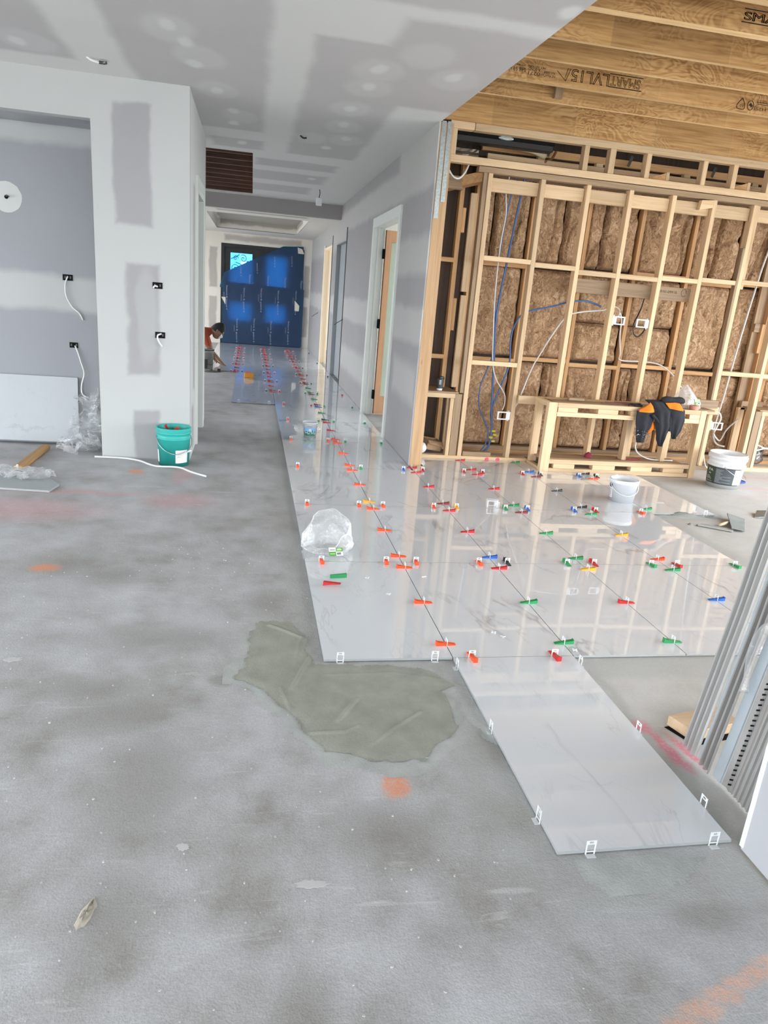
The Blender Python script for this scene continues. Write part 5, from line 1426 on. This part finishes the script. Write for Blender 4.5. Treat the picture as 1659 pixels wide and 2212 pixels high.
# outlets cut in the boards
def cutout(x, y, z, w, h, label, tail):
    t = thing('wall_box', label, 'socket', (x, y, z))
    MB().box(-w / 2, w / 2, -.0025, -.0005, -h / 2, h / 2).build('opening', BLACKM, t)
    MB().box(-w / 2 - .004, -w / 2, -.004, -.0005, -h / 2, h / 2).box(w / 2, w / 2 + .004, -.004, -.0005, -h / 2, h / 2).build('box_edge', plain('box_grey', (.30, .30, .30), .6), t)
    MB().tube(tail, .0075, 6, 4).build('cord', TUBE_W, t, smooth=True)
    for k in (-1, 1):
        MB().box(k * .022 - .006, k * .022 + .006, -.004, -.0025, -.010, .012).build('terminal', plain('terminal_grey', (.08, .08, .08), .5), t)
cutout(-1.145, 3.75, 1.515, .082, .052, 'upper cut out wall box on the front of white pier', [(.0, -.002, -.01), (-.02, -.012, -.004), (-.035, -.006, -.022)])
cutout(-1.128, 3.75, 1.105, .082, .052, 'lower cut out wall box with cable on white pier', [(.01, -.002, .012), (-.02, -.02, -.005), (-.01, -.03, -.05), (.02, -.028, -.095)])
cutout(-1.975, 4.25, 1.515, .085, .052, 'upper wall box with looped cable inside the grey recess', [(.0, -.004, .01), (-.02, -.02, -.06), (-.015, -.025, -.16), (.03, -.022, -.25), (.085, -.015, -.30), (.115, -.012, -.36)])
cutout(-1.95, 4.25, .925, .075, .048, 'lower wall box with long drooping cable inside the grey recess', [(.01, -.004, -.005), (.035, -.02, -.06), (.06, -.025, -.15), (.085, -.03, -.25), (.06, -.04, -.36), (.07, -.06, -.44), (.13, -.07, -.47)])
t = thing('wall_cable', 'black cable end in a white filler disc on recess wall', 'cable', (-2.44, 4.25, 2.135))
MB().lathe([(.016, 0), (.016, .004), (.001, .006)], 14).build('hole', BLACKM, t).matrix_local = Matrix.Translation((0, -.002, 0)) @ Matrix.Rotation(PI / 2, 4, 'X')
MB().tube([(0, -.006, 0), (.01, -.03, .01), (.03, -.035, .0)], .006).build('cord', BLACK, t)
# trowels by the mortar splats
t = thing('trowel', 'mortar covered square trowel with pale wooden handle on slab', 'trowel', (3.66, 2.16, 0.003))
MB().hexa([(-.18, -.16, .022), (-.06, -.175, .004), (.17, .14, .004), (.03, .20, .034), (-.18, -.16, .030), (-.06, -.175, .012), (.17, .14, .014), (.03, .20, .046)]).build('blade', SPLAT, t, bevel=.003)
MB().tube([(-.06, .03, .016), (-.11, .0, .018), (-.16, -.03, .017), (-.215, -.055, .016)], [.008, .012, .015, .016, .015, .013], 8, 2).build('handle', wood('pale_handle', 'X', (.72, .60, .42), (.62, .48, .32)), t, smooth=True)
t = thing('scraper', 'mortar caked flat scraper left of the square trowel', 'trowel', (3.38, 2.06, 0.002))
MB().hexa([(-.12, .06, .003), (.10, -.09, .003), (.14, -.03, .003), (-.09, .10, .003), (-.12, .06, .008), (.10, -.09, .012), (.14, -.03, .012), (-.09, .10, .008)]).build('blade', MORTAR_L, t, bevel=.002)
t = thing('pointing_trowel', 'steel pointing trowel half hidden behind the metal sheets', 'trowel', (4.13, 2.44, .0))
MB().hexa([(-.14, -.05, .004), (.10, -.07, .004), (.12, .05, .004), (-.02, .09, .004), (-.14, -.05, .008), (.10, -.07, .03), (.12, .05, .045), (-.02, .09, .03)]).build('blade', STEEL, t)
MB().tube([(.10, 0, .03), (.15, .03, .09), (.19, .05, .15)], .008).build('shank', BLACK, t)
t = thing('timber_offcut', 'pale timber offcut lying on slab beside the metal sheets', 'timber', (0, 0, 0))
MB().prism([(1.362, -.555), (1.402, -.672), (1.66, -.62), (1.62, -.50)], 'Z', .002, .047).build('block', wood('pale_offcut', 'X', (.66, .48, .32), (.55, .37, .22)), t, bevel=.003)
dk = MB().prism([(1.345, -.57), (1.40, -.70), (1.66, -.65), (1.62, -.52)], 'Z', .0004, .0022).build('shadow_sheet', BLACKM, t)  # thin black sheet stands in for the shadow under the offcut

# ================================================================== STACKED CORRUGATED METAL SHEETS
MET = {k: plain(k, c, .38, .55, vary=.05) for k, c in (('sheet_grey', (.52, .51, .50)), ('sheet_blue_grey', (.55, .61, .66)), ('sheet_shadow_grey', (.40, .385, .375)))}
def sheet(label, x, ya, yb, prof, mat, zb, h=2.45, leanx=.055, leany=-.06, extra=None, sect=None):
    t = thing('corrugated_sheet', label, 'metal sheet', (x, ya, zb), 0, 'corrugated sheets stacked on edge')
    L = ya - yb
    pts = []
    y = 0.0
    while y < L - 1e-4:
        for dy, dx in prof:
            if y + dy <= L: pts.append((dx, -(y + dy)))
        y += prof[-1][0] + .0001
    m = MB()
    zs = [0, .6, 1.2, 1.8, h]
    for (dx0, y0), (dx1, y1) in zip(pts[:-1], pts[1:]):
        def P(dx, yy, z):
            return (dx + leanx * z + .012 * math.sin(z * 2 + yy * 3), yy + leany * z, z + (0.0 if z else .10 * yy * 0))
        for z0, z1 in zip(zs[:-1], zs[1:]):
            o = len(m.v)
            m.v += [P(dx0, y0, z0), P(dx1, y1, z0), P(dx1, y1, z1), P(dx0, y0, z1)]
            m.f.append((o, o + 1, o + 2, o + 3))
    m.build('panel', MET[mat], t, solid=.0015, fix=False)
    return t
rib = [(0, 0), (.004, -.012), (.010, -.012), (.014, 0), (.024, .004), (.027, 0)]
strip = [(0, 0), (.035, 0), (.038, .014), (.046, .014)]
fine = [(0, 0), (.005, -.006), (.009, -.006), (.012, .002), (.016, .002), (.020, -.003), (.024, 0)]
sheet('outermost ribbed grey sheet of the leaning stack, nearest the tiles', 1.352, -.700, -.782, rib, 'sheet_grey', .012)
sheet('blue grey flat strip behind the outermost ribbed sheet', 1.358, -.784, -.815, [(0, 0), (.030, 0), (.031, .01)], 'sheet_blue_grey', .010)
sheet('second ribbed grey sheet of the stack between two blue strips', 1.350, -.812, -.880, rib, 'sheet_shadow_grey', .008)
sheet('wide blue grey strip in the middle of the leaning stack', 1.354, -.880, -.925, [(0, 0), (.044, 0), (.045, .012)], 'sheet_blue_grey', .006)
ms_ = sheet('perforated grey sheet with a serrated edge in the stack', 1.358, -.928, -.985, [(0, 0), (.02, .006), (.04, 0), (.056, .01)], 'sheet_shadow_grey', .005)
slots = MB()
for k in range(110):
    z = .02 + k * .021
    x0 = .055 * z - .004
    slots.hexa([(x0, -.030 - .06 * z, z), (x0 + .001, -.044 - .06 * z, z + .008), (x0 + .002, -.044 - .06 * z, z + .008), (x0 + .001, -.030 - .06 * z, z), (x0, -.030 - .06 * z, z + .007), (x0 + .001, -.044 - .06 * z, z + .015), (x0 + .002, -.044 - .06 * z, z + .015), (x0 + .001, -.030 - .06 * z, z + .007)])
stuff(slots.build('slots', BLACKM, ms_))
sheet('finely ribbed grey sheet nearest the right hand wall end', 1.362, -.990, -1.13, fine, 'sheet_grey', .004)
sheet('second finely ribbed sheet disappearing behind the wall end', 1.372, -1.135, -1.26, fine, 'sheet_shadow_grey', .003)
t = thing('film_wrap', 'twisted clear wrapping film hooked over the metal sheets', 'film', (0, 0, 0))
MB().tube([(1.415, -1.00, .60), (1.388, -.975, .645), (1.366, -.945, .64), (1.360, -.92, .58), (1.357, -.915, .50), (1.355, -.92, .43), (1.354, -.925, .385)], [.010, .011, .013, .015, .016, .017, .018, .018, .018, .018, .018, .017, .015, .013, .011, .010, .011, .014, .018], 9, 3).build('roll', FILM_H, t, smooth=True)

# ================================================================== BLUE SHEET, FRONT DOOR
fd = MB().box(-1.17, -1.09, 17.30, 17.42, 0, 2.55).box(.905, .985, 17.30, 17.42, 0, 2.55).box(-1.09, .905, 17.30, 17.42, 2.46, 2.55)
front = struct(fd.build('door_5', FRAME_BLK))
PANES = [(-.93, -.37), (.02, .53)]
ZP = [(.66, 1.10), (1.56, 2.33)]
lf = MB()
for (a, b_), (l0, l1) in zip(PANES, ((-1.10, -.19), (-.19, .915))):
    lf.box(l0, a, 17.33, 17.39, .0, 2.47).box(b_, l1, 17.33, 17.39, .0, 2.47)
    zs = [.0, ZP[0][0], ZP[0][1], ZP[1][0], ZP[1][1], 2.47]
    for k in (0, 2, 4):
        lf.box(a, b_, 17.33, 17.39, zs[k], zs[k + 1])
lf.build('door_leaf', FRAME_BLK, front)
for a, b_ in PANES:
    for z0, z1 in ZP:
        MB().box(a, b_, 17.355, 17.362, z0, z1).build('pane', BLUEGLASS, front)
scr = MB()
def spiral(cx, cz, R, turns, a0, sg):
    return [(cx + R * (1 - k / 26) * math.cos(a0 + sg * turns * 2 * PI * k / 24), 17.345, cz + R * (1 - k / 26) * math.sin(a0 + sg * turns * 2 * PI * k / 24)) for k in range(25)]
for cx, cz, R, tn, a0, sg in ((-.60, 2.20, .10, 1.4, 2.2, -1), (-.82, 1.95, .10, 1.4, .5, 1), (-.47, 2.12, .07, 1.3, 1.0, -1), (-.80, 2.20, .07, 1.3, 0, 1), (-.55, 1.85, .11, 1.4, 1.5, 1), (-.75, 1.68, .08, 1.3, 2.5, -1)):
    scr.tube(spiral(cx, cz, R, tn, a0, sg), .009, 5, 1)
scr.tube([(-.80, 17.345, 2.10), (-.65, 17.345, 2.05), (-.52, 17.345, 1.96), (-.42, 17.345, 1.94)], .010, 5).tube([(-.92, 17.345, 2.18), (-.78, 17.345, 2.24), (-.70, 17.345, 2.30)], .010, 5)
scr.build('scrollwork', BLACK, front)
BLUE_S = translucent('blue_protection_board', (0.05, 0.088, 0.19), .5, .5, (0.12, 0.66, 0.72))
t = thing('protection_sheet', 'big blue printed protection board propped over the front door', 'board', (-.06, 17.255, 0.02))
sheet_poly = [(-1.193, -0.085), (1.002, 0.013), (0.955, 2.632), (0.423, 2.595), (-1.086, 1.821), (-1.188, 1.488)]
sheet_poly = [(x + .06, z - .02) for x, z in sheet_poly]
sheet_poly[0] = (sheet_poly[0][0], 1.42); sheet_poly[1] = (sheet_poly[1][0], 1.42)
MB().prism(sheet_poly, 'Y', -.003, .003).build('board', BLUE_S, t)
lapz = 1.58
MB().prism([(-1.065, .004), (1.07, .004), (1.08, lapz - .06), (-1.055, lapz)], 'Y', -.010, -.006).build('lower_board', BLUE_S, t)
PRINT = plain('pale_board_print', (.30, .36, .52), .6)
for col_i, x in enumerate((-.98, -.53, -.08, .37, .84)):
    for row in range(2):
        off = (0, .1)[col_i % 2]
        z_top = 1.48 - row * .80 - off * .3
        xx = x - (.17 if row else 0)
        if abs(xx) > 1.04: continue
        put_text('lettering', 'Secure & guard 4', lambda u, v, w, xx=xx, z=z_top: (xx + v, -.0108, z - u), PRINT, t, 1.0, 0, (.62, .055))
        put_text('lettering', 'protects', lambda u, v, w, xx=xx, z=z_top: (xx - .06 + v, -.0108, z - .18 - u), PRINT, t, 1.0, 0, (.16, .03))
for x, z in ((-.62, 2.0), (-.20, 2.10), (.25, 2.30), (.70, 2.35), (.10, 1.80), (.55, 1.80), (.98, 1.75), (-.38, 1.80)):
    put_text('lettering', 'guard 4' if z > 1.9 else 'Secure', lambda u, v, w, x=x, z=z: (x + v, -.0036, z - u), PRINT, t, 1.0, 0, (.26, .05))
for poly in ([(.86, 2.58), (.98, 2.55), (1.04, 2.43), (.88, 2.43)], [(-1.09, 1.18), (-.98, 1.18), (-.98, .99)], [(.84, 1.23), (.97, 1.10), (.96, .96), (.85, .96)]):
    MB().prism(poly, 'Y', -.0135, -.0115).build('masking_tape', plain('cream_tape', (.72, .68, .60), .7), t)

# ================================================================== JACKET OVER THE BENCH
jk = thing('jacket', 'black and orange work jacket draped over the bench front', 'jacket', (3.72, 3.74, .66))
def resample(pts, n):
    d = [0]
    for a, b_ in zip(pts[:-1], pts[1:]):
        d.append(d[-1] + math.hypot(b_[0] - a[0], b_[1] - a[1]))
    out = []
    for k in range(n):
        s = d[-1] * k / (n - 1)
        j = 0
        while j < len(d) - 2 and d[j + 1] < s: j += 1
        f = (s - d[j]) / max(d[j + 1] - d[j], 1e-6)
        out.append((pts[j][0] + (pts[j + 1][0] - pts[j][0]) * f, pts[j][1] + (pts[j + 1][1] - pts[j][1]) * f))
    return out
def cloth(name, left, right, mat, y0, folds=3, amp=.014, puff=.02, seed=1, nu=22, nv=22):
    Lp, Rp = resample(left, nv), resample(right, nv)
    def fn(s, t_):
        j = min(int(t_ * (nv - 1) + .5), nv - 1)
        x = Lp[j][0] + (Rp[j][0] - Lp[j][0]) * s
        z = Lp[j][1] + (Rp[j][1] - Lp[j][1]) * s
        y = y0 - puff * math.sin(PI * s) - amp * math.sin(2 * PI * folds * s + seed + 2 * t_) * (.35 + .65 * t_) + .012 * noise.noise((x * 14, z * 14, seed))
        if z > .70: y += (z - .70) * .9
        return (x - 3.72, y - 3.74, z - .66)
    return MB().grid(fn, nu, nv).build(name, mat, jk, smooth=True, fix=False, solid=.006)
q = lambda *a: [tuple(p) for p in a]
lsl = cloth('left_sleeve', q((3.475, 0.690), (3.486, 0.582), (3.510, 0.474), (3.536, 0.370)), q((3.667, 0.686), (3.675, 0.601), (3.657, 0.515), (3.619, 0.446), (3.611, 0.383)), NAVY_CLOTH, 3.735, 2, .010, .03, 1)
cloth('shoulder_panel', q((3.552, 0.722), (3.509, 0.706), (3.477, 0.678)), q((3.638, 0.778), (3.666, 0.742), (3.668, 0.681)), ORANGE_CLOTH, 3.724, 1, .006, .034, 2, 16, 10)
cloth('lining', q((3.659, 0.600), (3.658, 0.534), (3.642, 0.461)), q((3.689, 0.583), (3.729, 0.518), (3.690, 0.478)), ORANGE_CLOTH, 3.752, 1, .006, .01, 3, 10, 12)
cloth('front_panel', q((3.615, 0.786), (3.657, 0.685), (3.707, 0.546), (3.748, 0.404), (3.776, 0.342)), q((3.780, 0.785), (3.846, 0.695), (3.872, 0.553), (3.853, 0.447), (3.808, 0.343)), NAVY_CLOTH, 3.715, 2, .013, .03, 4, 30, 30)
cloth('placket', q((3.617, 0.655), (3.672, 0.615), (3.723, 0.570)), q((3.651, 0.666), (3.711, 0.626), (3.771, 0.587)), NAVY_CLOTH, 3.700, 1, .004, .01, 5, 10, 12)
cloth('right_sleeve', q((3.807, 0.731), (3.851, 0.600), (3.882, 0.506), (3.911, 0.425)), q((4.008, 0.717), (4.022, 0.609), (3.999, 0.502), (3.958, 0.427)), NAVY_CLOTH, 3.725, 2, .008, .028, 6, 28, 24)
cloth('back_panel', q((3.797, 0.777), (3.814, 0.750), (3.829, 0.727)), q((3.955, 0.790), (3.975, 0.749), (3.983, 0.711)), ORANGE_CLOTH, 3.708, 1, .005, .022, 7, 16, 10)
cloth('yoke', q((3.595, 0.791), (3.645, 0.747), (3.669, 0.682)), q((3.984, 0.812), (3.999, 0.766), (4.009, 0.700)), NAVY_CLOTH, 3.742, 1, .004, .02, 8, 20, 12)
cloth('mid_panel', q((3.751, 0.754), (3.801, 0.620), (3.837, 0.502)), q((3.876, 0.751), (3.904, 0.625), (3.901, 0.495)), NAVY_CLOTH, 3.735, 1, .006, .02, 9, 14, 18)
cloth('cuff', q((3.518, 0.451), (3.537, 0.365)), q((3.621, 0.460), (3.619, 0.374)), NAVY_CLOTH, 3.731, 1, .002, .022, 2, 12, 6)
cloth('cuff', q((3.892, 0.487), (3.917, 0.421)), q((3.965, 0.491), (3.964, 0.423)), NAVY_CLOTH, 3.722, 1, .002, .02, 2, 12, 6)
MB().tube([((3.766, 0.786)[0] - 3.72, .06, .135), ((3.824, 0.804)[0] - 3.72, .05, .150), ((3.904, 0.798)[0] - 3.72, .05, .146), ((3.980, 0.812)[0] - 3.72, .05, .148), ((4.020, 0.795)[0] - 3.72, .06, .130)], [.022, .03, .034, .034, .033, .03, .032, .034, .036, .034, .03, .024, .018], 10, 3).build('collar', NAVY_CLOTH, jk, smooth=True)
for k in range(22):
    x, z = random.uniform(3.50, 3.62), random.uniform(.42, .50)
    MB().box(-random.uniform(.001, .003), .002, 0, .001, -.001, random.uniform(.001, .003)).build('paint_fleck', PAPERW, lsl).location = (x - 3.72, -.045, z - .66) if False else (x - 3.72, -.052, z - .66)

# ================================================================== CROUCHING PERSON
SKIN = plain('tan_skin', (.30, .155, .095), .55, vary=.05)
SHIRT = plain('rust_orange_shirt', (.38, .075, .03), .85, vary=.12, scale=9)
PANTS = plain('dark_work_trousers', (.035, .035, .04), .9)
HAIR = plain('short_black_hair', (.010, .009, .009), .7, bump=.4, scale=120)
pr = thing('person', 'person in rust orange shirt crouching behind the far grey bucket', 'person', (-1.45, 11.55, 0))
V_, E_, Rd = [], [], []
def jt(p, r, par=None):
    V_.append((p[0] + 1.45, p[1] - 11.55, p[2])); Rd.append(r)
    if par is not None: E_.append((par, len(V_) - 1))
    return len(V_) - 1
pel = jt((-1.74, 11.55, .42), .135)
wa = jt((-1.58, 11.55, .54), .125, pel); ch = jt((-1.36, 11.55, .62), .135, wa); nb = jt((-1.20, 11.55, .655), .10, ch); nk = jt((-1.11, 11.55, .672), .055, nb); hd = jt((-1.03, 11.55, .69), .07, nk)
hands = []
for sg in (-1, 1):
    y = 11.55 + sg * .17
    sh = jt((-1.22, y, .60), .072, ch if False else nb); el = jt((-1.13, y + sg * .05, .36), .048, sh); wr = jt((-1.00 - .06 * sg, y + sg * .0, .15), .030, el)
    pm_ = jt((-.95 - .06 * sg, y, .085), .030, wr)
    for k, (dx, dy, ln) in enumerate(((.03, -.028, .05), (.045, -.010, .06), (.045, .010, .058), (.035, .028, .045))):
        f1 = jt((-.95 - .06 * sg + dx, y + dy, .065), .0095, pm_); jt((-.95 - .06 * sg + dx + ln * .8, y + dy * 1.2, .036), .008, f1)
    th = jt((-.96 - .06 * sg, y - sg * .04, .07), .010, pm_); jt((-.93 - .06 * sg, y - sg * .06, .045), .009, th)
    hp = jt((-1.76, y - sg * .06, .38), .098, pel); kn = jt((-1.38, y, .12), .068, hp); an = jt((-1.78, y, .075), .045, kn); jt((-1.90, y, .055), .04, an)
me = bpy.data.meshes.new('body_cage')
me.from_pydata(V_, E_, [])
tmp = bpy.data.objects.new('body_cage', me); COL.objects.link(tmp)
md = tmp.modifiers.new('skin', 'SKIN'); md.use_smooth_shade = True
for i, sv in enumerate(me.skin_vertices[0].data):
    sv.radius = (Rd[i], Rd[i]); sv.use_root = (i == 0)
tmp.modifiers.new('sub', 'SUBSURF').levels = 1
bpy.context.view_layer.update()
m1 = bpy.data.meshes.new_from_object(tmp.evaluated_get(bpy.context.evaluated_depsgraph_get()))
bpy.data.objects.remove(tmp)
bm = bmesh.new(); bm.from_mesh(m1)
HM = Matrix.Translation((.475, 0, .685)) @ Matrix.Rotation(D(38), 4, 'Y') @ Matrix.Scale(1.18, 4)
def ball(sx, sy, sz, off):
    r = bmesh.ops.create_uvsphere(bm, u_segments=20, v_segments=14, radius=1.0, matrix=HM @ Matrix.Translation(off) @ Matrix.Diagonal((sx, sy, sz, 1)))
ball(.098, .078, .115, (0, 0, .012)); ball(.07, .058, .07, (.025, 0, -.065)); ball(.022, .014, .022, (.098, 0, -.02)); ball(.018, .012, .03, (-.012, .078, -.005)); ball(.018, .012, .03, (-.012, -.078, -.005)); ball(.014, .026, .008, (.086, 0, -.066))
m2 = bpy.data.meshes.new('body'); bm.to_mesh(m2); bm.free()
tmp = bpy.data.objects.new('body_tmp', m2); COL.objects.link(tmp)
md = tmp.modifiers.new('fuse', 'REMESH'); md.mode = 'VOXEL'; md.voxel_size = .0095; md.use_smooth_shade = True
bpy.context.view_layer.update()
m3 = bpy.data.meshes.new_from_object(tmp.evaluated_get(bpy.context.evaluated_depsgraph_get()))
bpy.data.objects.remove(tmp)
m3.name = 'body'
m3.materials.clear()
for mm in (SKIN, SHIRT, PANTS): m3.materials.append(mm)
for p in m3.polygons:
    c = p.center
    arm = abs(c.y) > .10 and c.x > .12
    if c.x > .36 and c.z > .50: k = 0
    elif arm and c.z < .40: k = 0
    elif c.x > .30 and c.z < .2: k = 0
    elif c.z < .36 and not arm or c.x < -.22: k = 2
    else: k = 1
    p.material_index = k
body = link('body', m3, None, pr)
hm = MB().grid(lambda s, u: tuple(HM @ Vector((-.012 + (.106 + .004 * noise.noise((s * 40, u * 30, 1))) * math.cos(2 * PI * s) * math.sin(PI * u * .52), .087 * math.sin(2 * PI * s) * math.sin(PI * u * .52), .02 + .124 * math.cos(PI * u * .52) - (.05 * u if math.cos(2 * PI * s) < .1 else 0)))), 30, 14, True)
hm.build('hair', HAIR, pr, smooth=True)
for sg in (-1, 1):
    o = MB().lathe([(.001, -.009), (.007, -.006), (.009, 0), (.007, .006), (.001, .009)], 10).build('eye', BLACK, pr, smooth=True)
    o.matrix_local = HM @ Matrix.Translation((.083, sg * .032, .005))
mk = MB().grid(lambda s, u: tuple(HM @ Vector((.075 + .045 * math.sin(PI * u) * math.cos(PI * (s - .5)), (s - .5) * .13, -.045 - .045 * (u - .5) * 2))), 14, 10)
mk.build('dust_mask', PAPERW, pr, smooth=True, solid=.003)
